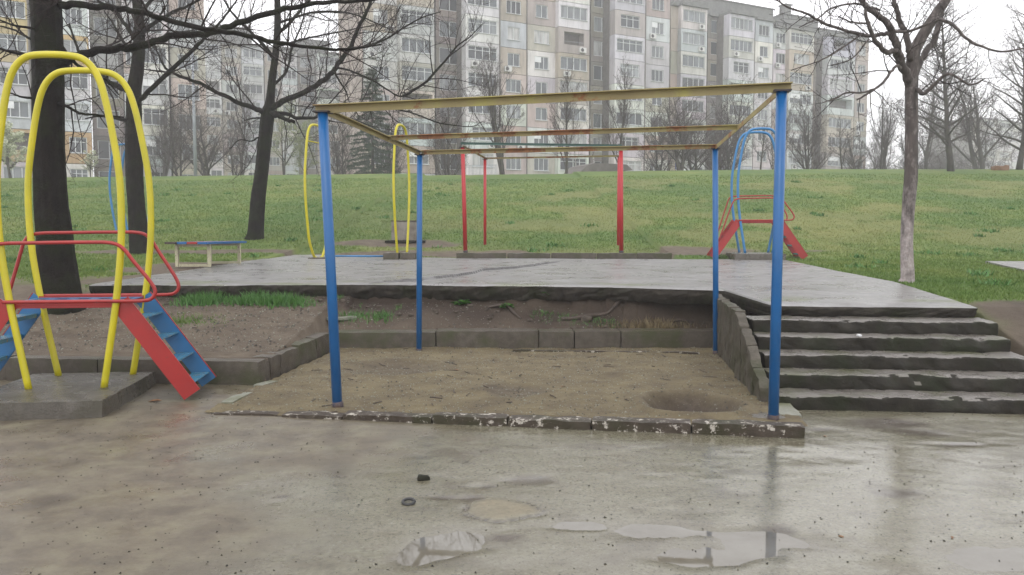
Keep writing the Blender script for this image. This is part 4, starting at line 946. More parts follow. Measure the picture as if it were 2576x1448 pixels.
for a in [
  ('vase', 1268, 85, 56, 'bare_tree', 'tall bare twin stemmed tree seen above the red frame left post', 'tree', 'bare trees beyond the lawn', None, .3, 1.0),
  ('vase2', 1425, 140, 57, 'bare_tree', 'upright bare tree in front of the loggia column left of the birch', 'tree', 'bare trees beyond the lawn', None, 1.2, 1.0),
  ('vase2', 1562, 120, 58, 'bare_tree', 'upright bare tree right of the red frame behind the rusty bars', 'tree', 'bare trees beyond the lawn', None, 2.4, .95),
  ('birch', 1498, 190, 60, 'birch_tree', 'slim white birch between two upright bare trees', 'tree', 'bare trees beyond the lawn', None, .3, 1.0),
  ('birch', 1448, 280, 62, 'birch_tree', 'small white birch just left of the taller birch', 'tree', 'bare trees beyond the lawn', None, 2.3, 1.0),
  ('round', 1712, 190, 55, 'bare_tree', 'broad bushy bare tree beside the blue number sign', 'tree', 'bare trees beyond the lawn', None, .2, 1.1),
  ('round', 1752, 235, 60, 'bare_tree', 'broad bushy bare tree with a forked low trunk left of the far blue post', 'tree', 'bare trees beyond the lawn', None, 2.1, 1.0),
  ('dense', 1836, 165, 66, 'bare_tree', 'dense bare tree just left of the light blue arches', 'tree', 'bare trees beyond the lawn', None, 1.1, .8),
  ('small', 1912, 270, 55, 'bare_tree', 'small bare tree seen through the light blue arches', 'tree', 'bare trees beyond the lawn', None, .5, 1.3),
  ('dense', 2037, 215, 62, 'bare_tree', 'dense dark bare tree right of the front right blue post', 'tree', 'bare trees beyond the lawn', None, 3.1, .95),
  ('small', 2119, 265, 58, 'bare_tree', 'small bare tree in front of the end bay of the right block', 'tree', 'bare trees beyond the lawn', None, 4.1, 1.2),
  ('vase', 2208, 195, 64, 'bare_tree', 'bare tree at the right end of the apartment row', 'tree', 'bare trees beyond the lawn', None, 1.9, .9),
  ('vase2', 2226, 240, 72, 'bare_tree', 'thin bare tree left of the whitewashed tree', 'tree', 'bare trees beyond the lawn', None, .9, .9),
  ('tall', 2392, -40, 48, 'bare_tree', 'tall straight bare tree right of the whitewashed tree', 'tree', 'bare trees beyond the lawn', None, .9, 1.1),
  ('tall', 2563, -20, 50, 'bare_tree', 'tall straight bare tree at the right edge of the view', 'tree', 'bare trees beyond the lawn', None, 2.9, 1.1),
  ('fir', 938, 168, 60, 'fir_tree', 'dark green fir tree behind the upper left bars', 'tree', 'evergreens beyond the lawn', None, 0, 1.0),
  ('dense', 985, 260, 63, 'bare_tree', 'dark bare tree right of the fir', 'tree', 'bare trees beyond the lawn', None, 1.4, .8),
  ('dense', 1128, 175, 64, 'bare_tree', 'dense dark bare tree in front of the dark stair bay', 'tree', 'bare trees beyond the lawn', None, 2.6, .75),
  ('dense', 858, 235, 64, 'bare_tree', 'dark bare tree left of the fir behind the front left blue post', 'tree', 'bare trees beyond the lawn', None, 4.6, .8),
  ('budding', 715, 235, 57, 'budding_tree', 'pale green budding tree right of the leaning forked tree', 'tree', 'trees in bud or bloom', None, .6, 1.0),
  ('budding', 775, 290, 60, 'budding_tree', 'pale green budding tree left of the front left blue post', 'tree', 'trees in bud or bloom', None, 2.6, .9),
  ('round', 528, 200, 60, 'bare_tree', 'bare tree with a forked trunk right of the grey lamp pole', 'tree', 'bare trees beyond the lawn', None, 2.2, .9),
  ('round', 452, 255, 57, 'bare_tree', 'bare tree left of the grey lamp pole', 'tree', 'bare trees beyond the lawn', None, 3.2, .85),
  ('small', 590, 270, 66, 'bare_tree', 'small bare tree above the parked white cars', 'tree', 'bare trees beyond the lawn', None, 5.2, 1.1),
  ('dense', 1655, 230, 66, 'bare_tree', 'dense bare tree left of the blue number sign', 'tree', 'bare trees beyond the lawn', None, 5.1, .9),
  ('round', 1800, 255, 68, 'bare_tree', 'wide bare tree just left of the far blue post', 'tree', 'bare trees beyond the lawn', None, 3.7, .9),
  ('vase', 1945, 205, 66, 'bare_tree', 'bare tree directly behind the front right blue post', 'tree', 'bare trees beyond the lawn', None, 2.7, .8),
  ('round', 2165, 300, 74, 'bare_tree', 'bushy bare tree at the foot of the end wall of the row', 'tree', 'bare trees beyond the lawn', None, .7, 1.0),
  ('vase2', 2330, 130, 78, 'bare_tree', 'fine branched bare tree between the whitewashed and the tall tree', 'tree', 'bare trees beyond the lawn', None, 1.7, 1.3),
  ('vase', 2480, 120, 76, 'bare_tree', 'fine branched bare tree in front of the distant low block', 'tree', 'bare trees beyond the lawn', None, .1, 1.4),
  ('vase2', 610, 150, 78, 'bare_tree', 'tall thin bare tree left of the leaning forked tree', 'tree', 'bare trees beyond the lawn', None, 3.3, 1.0),
  ('vase', 400, 190, 74, 'bare_tree', 'bare tree right of the second dark trunk', 'tree', 'bare trees beyond the lawn', None, 3.0, 1.0),
  ('blossom', 28, 305, 50, 'blossom_tree', 'cream blossoming tree at the left edge of the view', 'tree', 'trees in bud or bloom', None, .2, 1.3),
  ('blossom', 228, 378, 52, 'blossom_tree', 'cream blossoming tree between the two yellow arches', 'tree', 'trees in bud or bloom', None, 1.2, 1.2),
  ]: plant(*a)
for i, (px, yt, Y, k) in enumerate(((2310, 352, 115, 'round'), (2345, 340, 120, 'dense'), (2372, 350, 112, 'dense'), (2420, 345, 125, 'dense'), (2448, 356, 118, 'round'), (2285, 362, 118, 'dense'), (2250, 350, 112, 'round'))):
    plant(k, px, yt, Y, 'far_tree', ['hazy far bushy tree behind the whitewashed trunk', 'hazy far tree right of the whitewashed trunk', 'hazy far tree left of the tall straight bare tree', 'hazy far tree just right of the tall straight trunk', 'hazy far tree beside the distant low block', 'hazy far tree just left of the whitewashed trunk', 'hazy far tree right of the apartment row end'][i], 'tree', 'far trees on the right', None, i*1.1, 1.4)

# ------------------------------------------------------------------ apartment blocks
EV = Vector((.887, .462, 0)); ANG = math.atan2(.462, .887)
def spos(px, O):
    k = (px-1288)/2003; return (k*(O.y-1.1)-O.x)/(EV.x-k*EV.y)
FH = 2.8
CACHE = {}
def panel_me(w, h, hw, hh, hz, thk):
    key = ('p', round(w, 1), round(hw, 1), round(hh, 2), round(hz, 2), round(thk, 2))
    if key in CACHE: return CACHE[key]
    mb = MB(); W_ = w-.05; H_ = h-.05; y = thk/2
    if hw <= 0: mb.box((0, y, h/2), (W_, thk, H_))
    else:
        z0, z1 = hz, hz+hh
        mb.box((0, y, (.025+z0)/2), (W_, thk, z0-.025)); mb.box((0, y, (z1+h-.025)/2), (W_, thk, h-.025-z1))
        sw = (W_-hw)/2
        for s_ in (-1, 1): mb.box((s_*(hw/2+sw/2), y, (z0+z1)/2), (sw, thk, hh))
    CACHE[key] = mb.mesh('wall_panel', M['panel']); return CACHE[key]
def win_me(hw, hh, nm, tr=False, sill=True):
    key = ('w', round(hw, 1), round(hh, 2), nm, tr)
    if key in CACHE: return CACHE[key]
    f = .07; mb = MB()
    mb.box((0, 0, f/2), (hw, .07, f)); mb.box((0, 0, hh-f/2), (hw, .07, f))
    for i in range(nm+1):
        x = -hw/2+f/2+(hw-f)*i/nm; mb.box((x, 0, hh/2), (f, .07, hh-2*f))
    if tr:
        for i in range(nm): mb.box((-hw/2+f+(hw-f)*(i+.5)/nm-f/2, 0, hh*.7), ((hw-f)/nm-f, .05, .05))
    if sill: mb.box((0, -.13, -.02), (hw+.1, .19, .04))
    fr = mb.mesh('window', M['wframe']); mb = MB(); mb.box((0, .02, hh/2), (hw-.04, .012, hh-.04)); gl = mb.mesh('pane', M['glass'])
    CACHE[key] = (fr, gl); return CACHE[key]
mb = MB(); mb.box((0, 0, 0), (.82, .3, .56)); ACM = mb.mesh('air_conditioner', M['ac'])
mb = MB(); mb.tube([(-.12, -.165, 0), (-.12, -.150, 0)], .2, 14); ACF = mb.mesh('fan_grille', M['black'])
GREY = [(.43, .375, .315), (.46, .42, .37), (.39, .35, .30), (.48, .43, .365), (.42, .365, .315)]
LIGHT = [(.60, .60, .595), (.55, .55, .555), (.66, .65, .635), (.50, .50, .52)]
PINK = [(.52, .44, .40), (.55, .47, .42), (.50, .43, .385)]
CREAM = [(.54, .49, .40), (.50, .46, .40)]
def building(label, O, cols, floors, seed, zb=4.94, base_y=0.0, group='apartment blocks behind the lawn', special=None, gable=None, depth=13, skip=0):
    r = random.Random(seed); On = O+Vector((-EV.y, EV.x, 0))*base_y; s0 = spos(cols[0][1], On); s1 = spos(cols[-1][2], On)
    org = O+EV*((s0+s1)/2); org.z = zb
    root = empty('apartment_block', org, ANG, label, 'apartment block', group)
    sm_ = (s0+s1)/2
    for ci, (typ, x0, x1, yo, pal) in enumerate(cols):
        yo = yo+base_y; On = O+Vector((-EV.y, EV.x, 0))*yo; a = spos(x0, On)-sm_; b_ = spos(x1, On)-sm_; w = b_-a; cx = (a+b_)/2
        thk = 1.1 if typ == 'bay' else .22
        H_ = floors*FH; dep_ = depth; depth_ = 8.0 if (ci == 0 and gable) else depth; mb = MB(); mb.box((cx, yo+thk+.02+depth_/2, H_/2), (w, depth_, H_)); mb.obj('core', M['core'], root, False, False)
        mb = MB(); mb.box((cx, yo+thk/2+depth_/2-.2, H_+.16), (w+.02, depth_+thk+.3, .32)); o = mb.obj('roof_edge', M['roof'], root, False, False)
        for k in range(skip, floors):
            z = k*FH; pc = r.choice(pal)
            if special and (ci, k) in special: spec = special[(ci, k)]
            else: spec = None
            if typ == 'blank': hw = 0; hh = hz = 0
            elif typ == 'win':
                hw = min(w*.62, r.choice([1.75, 1.85, 1.95, 1.5])); hh = 1.4; hz = .85
                if r.random() < .30: pc = r.choice(LIGHT)
            elif typ == 'stair': hw = w*.72; hh = 1.7; hz = .7; pc = r.choice([(.26, .235, .205), (.30, .27, .235), (.22, .20, .18)])
            else:
                q = r.random()
                if q < .5: hw = w*.86; hh = 1.4; hz = .98
                elif q < .8: hw = w*.62; hh = 1.4; hz = .95
                else: hw = w*.88; hh = 1.5; hz = 1.0
                if r.random() < .62: pc = r.choice(LIGHT)
            opn = typ == 'bay' and r.random() < .14
            if spec:
                if 'c' in spec: pc = spec['c']
                if 'open' in spec: opn = spec['open']
            hw = round(hw, 1)
            o = link('wall_panel', panel_me(w, FH, hw, hh, hz, thk), root, (cx, yo+(0 if typ != 'stair' else .02), z)); o.color = (*[x*r.uniform(.93, 1.06) for x in pc], 1)
            if hw > 0 and not opn:
                nm = 3 if hw > 1.6 else 2
                if typ == 'bay': nm = max(3, int(hw/.75))
                if typ == 'stair': nm = 2
                fr, gl = win_me(hw, hh, nm, typ == 'bay' and r.random() < .5, typ != 'stair')
                y = yo+(.10 if typ == 'win' else .12)
                o = link('window', fr, root, (cx, y, z+hz)); p = link('pane', gl, o)
                if typ == 'stair': o.data = win_me(hw, hh, 1, False, False)[0] if False else fr
                if typ != 'stair' and r.random() < .12:
                    mb = MB(); mb.box((cx-hw*.25, yo+.06, z+hz+hh-.35), (hw*.45, .03, .62)); mb.obj('shutter', M['white'], root, False, False)
            if hw > 0 and opn:
                mb = MB()
                for j in range(9): mb.box((cx-hw/2+hw*(j+.5)/9, yo+.05, z+hz+.0), (.02, .02, .01))
                mb2 = MB(); mb2.beam((cx-hw/2, yo+.06, z+hz+.35), (cx+hw/2, yo+.06, z+hz+.35), .03, .03); mb2.obj('balcony_rail', M['pole'], root, False, False)
            if typ in ('win', 'bay') and r.random() < .17:
                ax = cx+r.choice([-1, 1])*(w*.25); o = link('air_conditioner', ACM, root, (ax, yo-.18, z+.45)); link('fan_grille', ACF, o)
        if ci == 0 and gable:
            for k in range(skip, floors):
                o = link('gable_panel', panel_me(8.1, FH, 0, 0, 0, .2), root, (a-.2, yo+.3+4.05, k*FH), -math.pi/2); o.color = (*r.choice(gable), 1)
        if typ in ('win', 'bay') and ci+1 < len(cols) and cols[ci+1][0] != 'stair' and r.random() < .6:
            mb = MB(); mb.tube([(b_, min(yo, cols[ci+1][3]+base_y)-.06, .2), (b_, min(yo, cols[ci+1][3]+base_y)-.06, H_)], .07, 6); mb.obj('drain_pipe', M['core'], root, False, False)
    return root
O1 = Vector((0, 88.24, 0))
sp_c = {(6, 7): dict(c=(.60, .60, .60)), (6, 6): dict(c=(.36, .33, .30), open=True), (8, 7): dict(c=(.40, .39, .37), open=False), (8, 8): dict(c=(.5, .5, .5), open=False)}
cen = building('long grey panel apartment block with enclosed balconies filling the centre', O1, [
    ('win', 916, 1002, .05, GREY), ('bay', 1006, 1094, -.7, GREY+PINK), ('stair', 1097, 1168, 1.6, GREY), ('bay', 1172, 1257, -.7, LIGHT), ('win', 1259, 1325, 0, PINK+GREY), ('win', 1326, 1398, 0, GREY+CREAM),
    ('bay', 1404, 1482, -.7, GREY+LIGHT), ('stair', 1485, 1541, 1.6, GREY), ('bay', 1545, 1621, -.8, LIGHT+GREY), ('win', 1622, 1682, -.2, LIGHT+GREY)], 10, 41, zb=2.14+.0, special={(c, k+1): v for (c, k), v in sp_c.items()}, skip=1, gable=PINK)
rgt = building('right hand section of the grey apartment row set further back', O1, [
    ('blank', 1684, 1709, 0, GREY), ('bay', 1710, 1775, -.7, CREAM+LIGHT), ('stair', 1777, 1828, 1.6, GREY), ('bay', 1830, 1893, -.7, LIGHT), ('win', 1895, 1939, 0, LIGHT)], 10, 42, zb=2.14, base_y=3.0, skip=1)
end = building('end section of the grey apartment row with pink floor bands', O1, [
    ('win', 1940, 1978, 0, LIGHT+GREY), ('bay', 1980, 2042, -.7, LIGHT+GREY), ('stair', 2043, 2076, 1.6, GREY), ('bay', 2078, 2145, -.5, GREY+PINK), ('win', 2146, 2178, 0, GREY)], 10, 43, zb=2.14, base_y=5.0, skip=1)
OR = [(.46, .34, .18), (.46, .38, .24), (.45, .41, .33)]
lft = building('left apartment block with orange rendered lower balconies', O1, [
    ('win', -90, -12, 0, GREY+OR), ('bay', -10, 76, -.7, OR+LIGHT), ('win', 80, 152, 0, GREY+CREAM), ('bay', 155, 226, -.7, LIGHT+OR), ('stair', 229, 310, 1.6, GREY), ('win', 312, 350, 0, GREY), ('bay', 353, 426, -.7, LIGHT+CREAM), ('win', 430, 519, 0, GREY+CREAM)], 10, 44, zb=2.14, base_y=3.5, skip=1,
    special={(1, 2): dict(c=(.46, .32, .17)), (3, 2): dict(c=(.46, .32, .17)), (1, 5): dict(c=(.48, .37, .20)), (3, 5): dict(c=(.50, .38, .18)), (1, 6): dict(c=(.5, .4, .2)), (0, 5): dict(c=(.47, .39, .22)), (0, 6): dict(c=(.47, .39, .22))})
k7 = (700-1288)/2003; O2 = Vector((k7*(132-1.1), 132, 0))
far = building('more distant grey apartment block seen in the gap between the two near blocks', O2, [
    ('bay', 500, 562, -.7, LIGHT+GREY), ('win', 563, 612, 0, GREY), ('bay', 614, 668, -.7, LIGHT), ('win', 670, 712, 0, GREY), ('bay', 713, 752, -.7, LIGHT), ('stair', 753, 801, 1.6, GREY), ('bay', 803, 862, -.7, LIGHT+GREY), ('win', 864, 940, 0, GREY)], 9, 45, zb=6.3)
k8 = (2480-1288)/2003; O3 = Vector((k8*230, 230, 0)); 
low = building('low hazy distant block at the right edge behind the bare trees', O3, [
    ('blank', 2440, 2462, 0, CREAM), ('bay', 2463, 2500, -.7, LIGHT), ('bay', 2502, 2540, -.7, GREY), ('win', 2541, 2580, 0, LIGHT), ('bay', 2582, 2640, 0, LIGHT)], 8, 46, zb=11.5)
def roofbit(root, O, x0, x1, yo, z0, h, d=5, mat='roof'):
    On = O+Vector((-EV.y, EV.x, 0))*yo; a = spos(x0, On); b_ = spos(x1, On); p = O+EV*((a+b_)/2)+Vector((-EV.y, EV.x, 0))*(yo+d/2)
    mb = MB(); l_ = root.matrix_world
    c = Matrix.Rotation(-ANG, 4, 'Z') @ (Vector((p.x, p.y, 0))-Vector((root.location.x, root.location.y, 0)))
    mb.box((c.x, c.y, z0+h/2), (b_-a, d, h)); mb.box((c.x, c.y, z0+h+.06), (b_-a+.3, d+.3, .12)); mb.obj('roof_house', M[mat], root, False, False)
roofbit(rgt, O1, 1690, 1938, 5.5, 28.3, 2.3); roofbit(rgt, O1, 1660, 1815, 7, 28.3, 5.5)
roofbit(end, O1, 1945, 2176, 7, 28.3, 1.3); roofbit(end, O1, 1965, 2050, 8, 28.3, 2.9); roofbit(end, O1, 1968, 1982, 8, 31.0, 1.6, 1.2)
roofbit(far, O2, 760, 830, 1.5, 25.5, 2.2); roofbit(far, O2, 540, 640, 3, 25.5, 3.2)
a = spos(1983, O1); 
# house number plate
pS = O1+Vector((-EV.y, EV.x, 0))*2.9; pS = pS+EV*spos(1706, pS)
sg = empty('number_sign', (pS.x, pS.y, aty(1706, 419, pS.y).z), ANG, 'small dark blue house number plate reading 51 low on the apartment wall', 'sign')
mb = MB(); mb.box((0, 0, 0), (.85, .04, .80)); mb.obj('plate', M['sign'], sg, False, False)
tc = bpy.data.curves.new('number_text', 'FONT'); tc.body = '51'; tc.size = .72; tc.align_x = 'CENTER'; tc.align_y = 'CENTER'; tc.extrude = .004
tmp = bpy.data.objects.new('tmp', tc); COL.objects.link(tmp); bpy.context.view_layer.update(); tme = bpy.data.meshes.new_from_object(tmp.evaluated_get(bpy.context.evaluated_depsgraph_get())); bpy.data.objects.remove(tmp); tme.materials.clear(); tme.materials.append(M['white']); to = bpy.data.objects.new('number_text', tme); COL.objects.link(to); to.parent = sg; to.location = (0, -.03, 0); to.rotation_euler = (R(90), 0, 0)

# ------------------------------------------------------------------ small things along the crest
def gp(px, Y): X = aty(px, 430, Y).x; return X, Y, float(gz(X, Y))
def car(px, Y, label, mat, rz, van=False):
    X, Y, z = gp(px, Y); root = empty('parked_car', (X, Y, z), rz, label, 'car', 'cars parked beyond the lawn')
    h = 1.0 if van else .62; prof = [(-2.1, .28), (-2.15, .8), (-1.5, .95), (-.9, 1.48 if not van else 1.85), (.9, 1.5 if not van else 1.95), (1.6, 1.0 if not van else 1.9), (2.1, .9), (2.15, .3)]
    mb = MB(); n = len(prof); vs = [(x, -.84, z_) for x, z_ in prof]+[(x, .84, z_) for x, z_ in prof]
    vs = [(x, y*(.86 if z_ > 1.2 else 1), z_) for x, y, z_ in vs]
    mb.add(vs, [tuple(range(n)), tuple(range(2*n-1, n-1, -1))]+[(i, i+n, (i+1) % n+n, (i+1) % n) for i in range(n)]); mb.obj('body', mat, root, False, False)
    for s_ in (-1, 1):
        mb = MB(); zt = 1.4 if not van else 1.75; mb.add([(-1.2, s_*.845, 1.0), (1.3, s_*.845, 1.0), (.85, s_*.76, zt), (-.85, s_*.76, zt)], [(0, 1, 2, 3)]); mb.obj('side_window', M['black'], root, False, False)
        for wx in (-1.35, 1.35):
            mb = MB(); mb.tube([(wx, s_*.70, .31), (wx, s_*.87, .31)], .31, 14); mb.obj('wheel', M['black'], root, False, False)
    return root
c1 = car(548, 67, 'pale green parked car with only its roof above the lawn crest', M['cream'], R(20)); 
c2 = car(630, 68, 'white parked van roof showing above the lawn crest by the leaning tree', M['white'], R(12), True)
c3 = car(20, 64, 'dark parked car at the far left behind the blossoming tree', M['black'], R(15))
X, Y, z = gp(492, 50); mb = MB(); lp = empty('lamp_pole', (X, Y, z), 0, 'slim grey lamp pole beyond the lawn behind the second tree', 'lamp pole')
mb.tube([(0, 0, -.2), (0, 0, 4.2), (0, 0, 7.5)], [.11, .09, .06], 10); mb.obj('pole', M['pole'], lp, True, False)
mb = MB(); mb.tube(curve([(0, 0, 7.4), (.1, 0, 7.7), (.5, -.1, 7.9), (1.1, -.2, 7.95)], 3), .035, 6); mb.obj('arm', M['pole'], lp, True, False)
mb = MB(); mb.rock((1.35, -.25, 7.93), (.6, .22, .12), -.2, .04, 0, .05, 1); mb.obj('lamp_head', M['pole'], lp, True, False)
X0, Y0, z0 = gp(1178, 50); X1 = gp(1250, 50)[0]
fc = empty('low_railing', (X0, Y0, z0), 0, 'low metal railing on the crest in front of the dark stair bay', 'railing')
for i in range(22):
    x = (X1-X0)*i/21; mb = MB(); mb.beam((x, 0, -.2+(float(gz(X0+x, 50))-z0)), (x, 0, .62+(float(gz(X0+x, 50))-z0)), .02, .02, up=Vector((0, 1, 0))); mb.obj('bar', M['pole'], fc, False, False)
mb = MB(); mb.beam((0, 0, .62), (X1-X0, 0, .62+float(gz(X1, 50))-z0), .03, .03); mb.obj('top_rail', M['pole'], fc, False, False)
X0, Y0, z0 = gp(1500, 60); sh = empty('dark_shelter', (X0, Y0, z0), ANG, 'dark low roofed shelter behind the crest right of the birch', 'shelter')
mb = MB(); zt = aty(1500, 415, 60).z-z0; mb.add([(-2.4, -1.2, zt-.9), (-1.6, -1.2, zt-.2), (-.9, -1.2, zt), (1.9, -1.2, zt), (2.5, -1.2, zt-.4), (-2.4, 1.2, zt-.9), (-1.6, 1.2, zt-.2), (-.9, 1.2, zt), (1.9, 1.2, zt), (2.5, 1.2, zt-.4)], [(0, 1, 6, 5), (1, 2, 7, 6), (2, 3, 8, 7), (3, 4, 9, 8), (0, 4, 3, 2, 1), (5, 6, 7, 8, 9), (0, 5, 9, 4)]); mb.obj('roof', M['core'], sh, False, False)
mb = MB(); mb.box((0, 0, (zt-.9)/2-.1), (4.4, 2.2, zt-.9+.2)); mb.obj('wall', M['riser'], sh, False, False)
X0, Y0, z0 = gp(2515, 49); mb = MB(); mb.rock((X0, Y0, z0+.10), (.95, .5, .36), .05, .1, .10, .15, 3); tag(mb.obj('clay_heap', M['leaf'], None, True), 'small orange brown heap on the crest at the far right', 'heap')
# tarmac path patch on the right lawn
a = atslab(2455, 668); pts = [atslab(2478, 661), atslab(2600, 662), atslab(2760, 668), atslab(2760, 705), atslab(2600, 688), atslab(2530, 674)]
mb = MB(); vs = [(p.x, p.y, float(gz(p.x, p.y))+.05) for p in pts]; vs += [(x, y, z_-.2) for x, y, z_ in vs]; n = len(pts)
mb.add(vs, [tuple(range(n-1, -1, -1))]+[(i, (i+1) % n, (i+1) % n+n, i+n) for i in range(n)]); o = mb.obj('path', M['slab'], None); tag(o, kind='structure')

kin0 = lambda x, y: y > yk(x)+.15 and x < 2.1+.13*(y-6.2) and y < float(ywall(np.array(max(x, pC.x))))-.1 and x > float(xwall(y))+.15
# ------------------------------------------------------------------ grass blades, weeds, roots, litter
def blades(name, X, Y, Z, h, w, mat, seed, lean=.5, dr=None):
    rs = np.random.RandomState(seed); n = len(X); a = rs.rand(n)*6.283; lx = rs.randn(n)*lean*h; ly = rs.randn(n)*lean*h
    dx = np.cos(a)*w; dy = np.sin(a)*w
    V = np.empty((n, 3, 3)); V[:, 0] = np.stack([X-dx, Y-dy, Z-.01], -1); V[:, 1] = np.stack([X+dx, Y+dy, Z-.01], -1); V[:, 2] = np.stack([X+lx, Y+ly, Z+h], -1)
    return link(name, npmesh(name, V.reshape(-1, 3), np.arange(n*3).reshape(-1, 3), mat, False, {'dry': np.repeat(dr, 3)} if dr is not None else None))
rs = np.random.RandomState(5); n = 600000
Y = 7.2*(46/7.2)**(rs.rand(n)); X = (rs.rand(n)*2-1)*(Y*.72+1.5)
g_ = grassy(X, Y); yf2 = np.where(X > 4.0, yfront(X)+.0, 99); ok = (rs.rand(n) < g_*1.02-.25) & (g_ > .2)
onslab = (X > XL-.1) & (X < 6.25) & (Y > yfront(np.clip(X, XL, 6.3))) & (Y < np.interp(X, bx, by)+.0)
ok &= ~onslab & ~((X > 2) & (X < 4.95) & (Y < 9)) & keepg(X, Y) & (fbm(X*1.5, Y*1.5, 3, 131) > -.32)
ok &= ~((X > pts[0].x) & (Y > 14.0) & (Y < 16.6) & (Y < 16.4))
X, Y = X[ok], Y[ok]; h = (.022+.026*rs.rand(len(X)))*(1+.7*(fbm(X*1.2, Y*1.2, 3, 133)+.1))*np.where(Y > 22, 1.15, 1)*np.where(dry(X, Y) > .4, .6, 1)
tag(blades('grass', X, Y, gz(X, Y), h, .005+.00045*Y, M['blade'], 6, .5, dry(X, Y)), kind='stuff')
def tuft(px, Y, wx, wy, cnt, hh, label, name='grass_tuft', cat='grass tuft', mat='weed', group=None):
    X0 = aty(px, 740, Y).x; z0 = float(gz(X0, Y)); r_ = np.random.RandomState(int(px)); x = r_.randn(cnt)*wx; y = r_.randn(cnt)*wy
    h_ = hh*(.4+.8*r_.rand(cnt))*np.exp(-(x/wx/2.2)**2); zz = gz(X0+x, Y+y)-z0
    o = blades(name, x, y, zz, h_, .007, M[mat], int(px)+1, .45); o.location = (X0, Y, z0); return tag(o, label, None, group, 'stuff')
tuft(515, 10.85, .22, .10, 900, .16, 'bright green grass tuft under the left end of the platform edge', group='tufts along the platform edge')
tuft(640, 10.85, .20, .10, 800, .15, 'bright green grass tuft under the platform edge, second from left', group='tufts along the platform edge')
tuft(715, 10.8, .20, .10, 900, .15, 'bright green grass tuft under the platform edge, nearest the blue front post', group='tufts along the platform edge')
tuft(445, 9.9, .35, .16, 700, .05, 'flat yellow green grass patch beyond the ladder', mat='blade', group='tufts along the platform edge')
tuft(900, 10.7, .18, .08, 260, .08, 'sparse weeds just right of the blue front left post', 'weed', 'weed', group='weeds on the bare bank')
tuft(960, 10.7, .10, .06, 160, .08, 'sparse weeds left of the back left blue post', 'weed', 'weed', group='weeds on the bare bank')
tuft(1640, 10.55, .32, .05, 700, .12, 'dry brown grass roots hanging under the slab edge near the stairs', mat='straw', group='weeds on the bare bank')
tuft(2545, 7.35, .25, .12, 1600, .10, 'lush green grass clump at the right end of the lower steps', mat='blade', group='tufts along the platform edge')
def weed(px, py, s_, label):
    h0 = hitg(px, py); X0, Y, z0 = h0; r_ = random.Random(px); mb = MB()
    for i in range(26):
        a = r_.random()*6.28; l_ = s_*r_.uniform(.5, 1.1); e_ = r_.uniform(.2, 1.0); d_ = Vector((math.cos(a), math.sin(a), e_)).normalized(); p = Vector((X0, Y, z0)); w_ = Vector((-math.sin(a), math.cos(a), 0))*l_*.22
        m1 = p+d_*l_*.6; tip = p+d_*l_-Vector((0, 0, l_*.25)); mb.add([tuple(p), tuple(m1+w_), tuple(tip), tuple(m1-w_)], [(0, 1, 2, 3)])
    return tag(mb.obj('weed', M['weed'], None), label, 'weed', 'weeds on the bare bank')
weed(1162, 766, .17, 'small bright weed under the slab edge, leftmost of three'); weed(1275, 774, .15, 'small bright weed under the slab edge near a short root'); weed(1376, 768, .17, 'small bright weed under the slab edge, rightmost of three')
def rootw(pts, rad, label):
    P = []
    for px, py, Y, dz in pts:
        h_ = hitg(px, py); P.append((h_.x, h_.y, h_.z+dz+.006, 1))
    C = curve(P, 5); n = len(C); mb = MB(); mb.tube([c[:3] for c in C], [rad*(1-.6*abs(i/n-.35)) for i in range(n)], 7)
    return tag(mb.obj('root', M['root'], None, True), label, 'root', 'roots on the bare bank')
rootw([(1412, 805, 9.92, .0), (1440, 806, 9.93, .015), (1490, 800, 9.97, .02), (1530, 792, 10.02, .02), (1575, 786, 10.08, .02), (1618, 785, 10.1, -.01)], .032, 'long exposed tree root with a pale broken end on the bare bank')
rootw([(1225, 777, 10.12, 0), (1250, 776, 10.12, .03), (1275, 778, 10.12, .03), (1292, 790, 10.02, .015), (1310, 803, 9.95, -.01)], .025, 'short bent root below the middle weed on the bank')
rootw([(1680, 812, 9.9, 0), (1710, 811, 9.9, .02), (1745, 814, 9.89, 0)], .022, 'short dark root near the right end of the low wall')
rootw([(1800, 800, 9.95, 0), (1830, 805, 9.95, .05), (1850, 820, 9.9, .03)], .014, 'thin root by the cheek wall corner')
mb = MB(); a = hitg(850, 806); mb.rock((a.x+.05, a.y, a.z+.02), (.42, .13, .05), R(25), .02, .01, .05, 820); tag(mb.obj('loose_slab', M['flat'], None, True), 'loose pale stone slab on the dirt behind the low wall corner', 'stone')
# litter on the pavement
p = atz(1028, 1268); mb = MB(); C = [(p.x+math.cos(a)*.032, p.y+math.sin(a)*.032, .012+.006*math.sin(a)) for a in np.linspace(0, 6.0, 18)]
mb.tube(C, .009, 7); tag(mb.obj('rubber_ring', M['black'], None, True), 'small dark curled ring lying on the wet pavement', 'ring')
p = atz(1066, 1208); mb = MB(); mb.rock((p.x, p.y, .012), (.075, .05, .04), .3, .015, .012, .012, 830, 20); tag(mb.obj('pebble', M['riser'], None, True), 'dark mossy pebble on the pavement above the ring', 'stone', 'stones on the pavement')
p = atz(2230, 890, .36); mb = MB(); mb.rock((S0+sv*(3*TR+.03)+su*1.02+Vector((0, 0, 4*RH+.012)))[:], (.05, .03, .025), .3, .01, .004, .01, 831, 20) if False else mb.rock(tuple(S0+sv*(3*TR+.05)+su*.98+Vector((0, 0, 4*RH+.01))), (.05, .035, .025), .3, .01, .004, .01, 831, 20)
tag(mb.obj('pebble', M['white'], None, True), 'white pebble on the edge of the fourth step', 'stone')
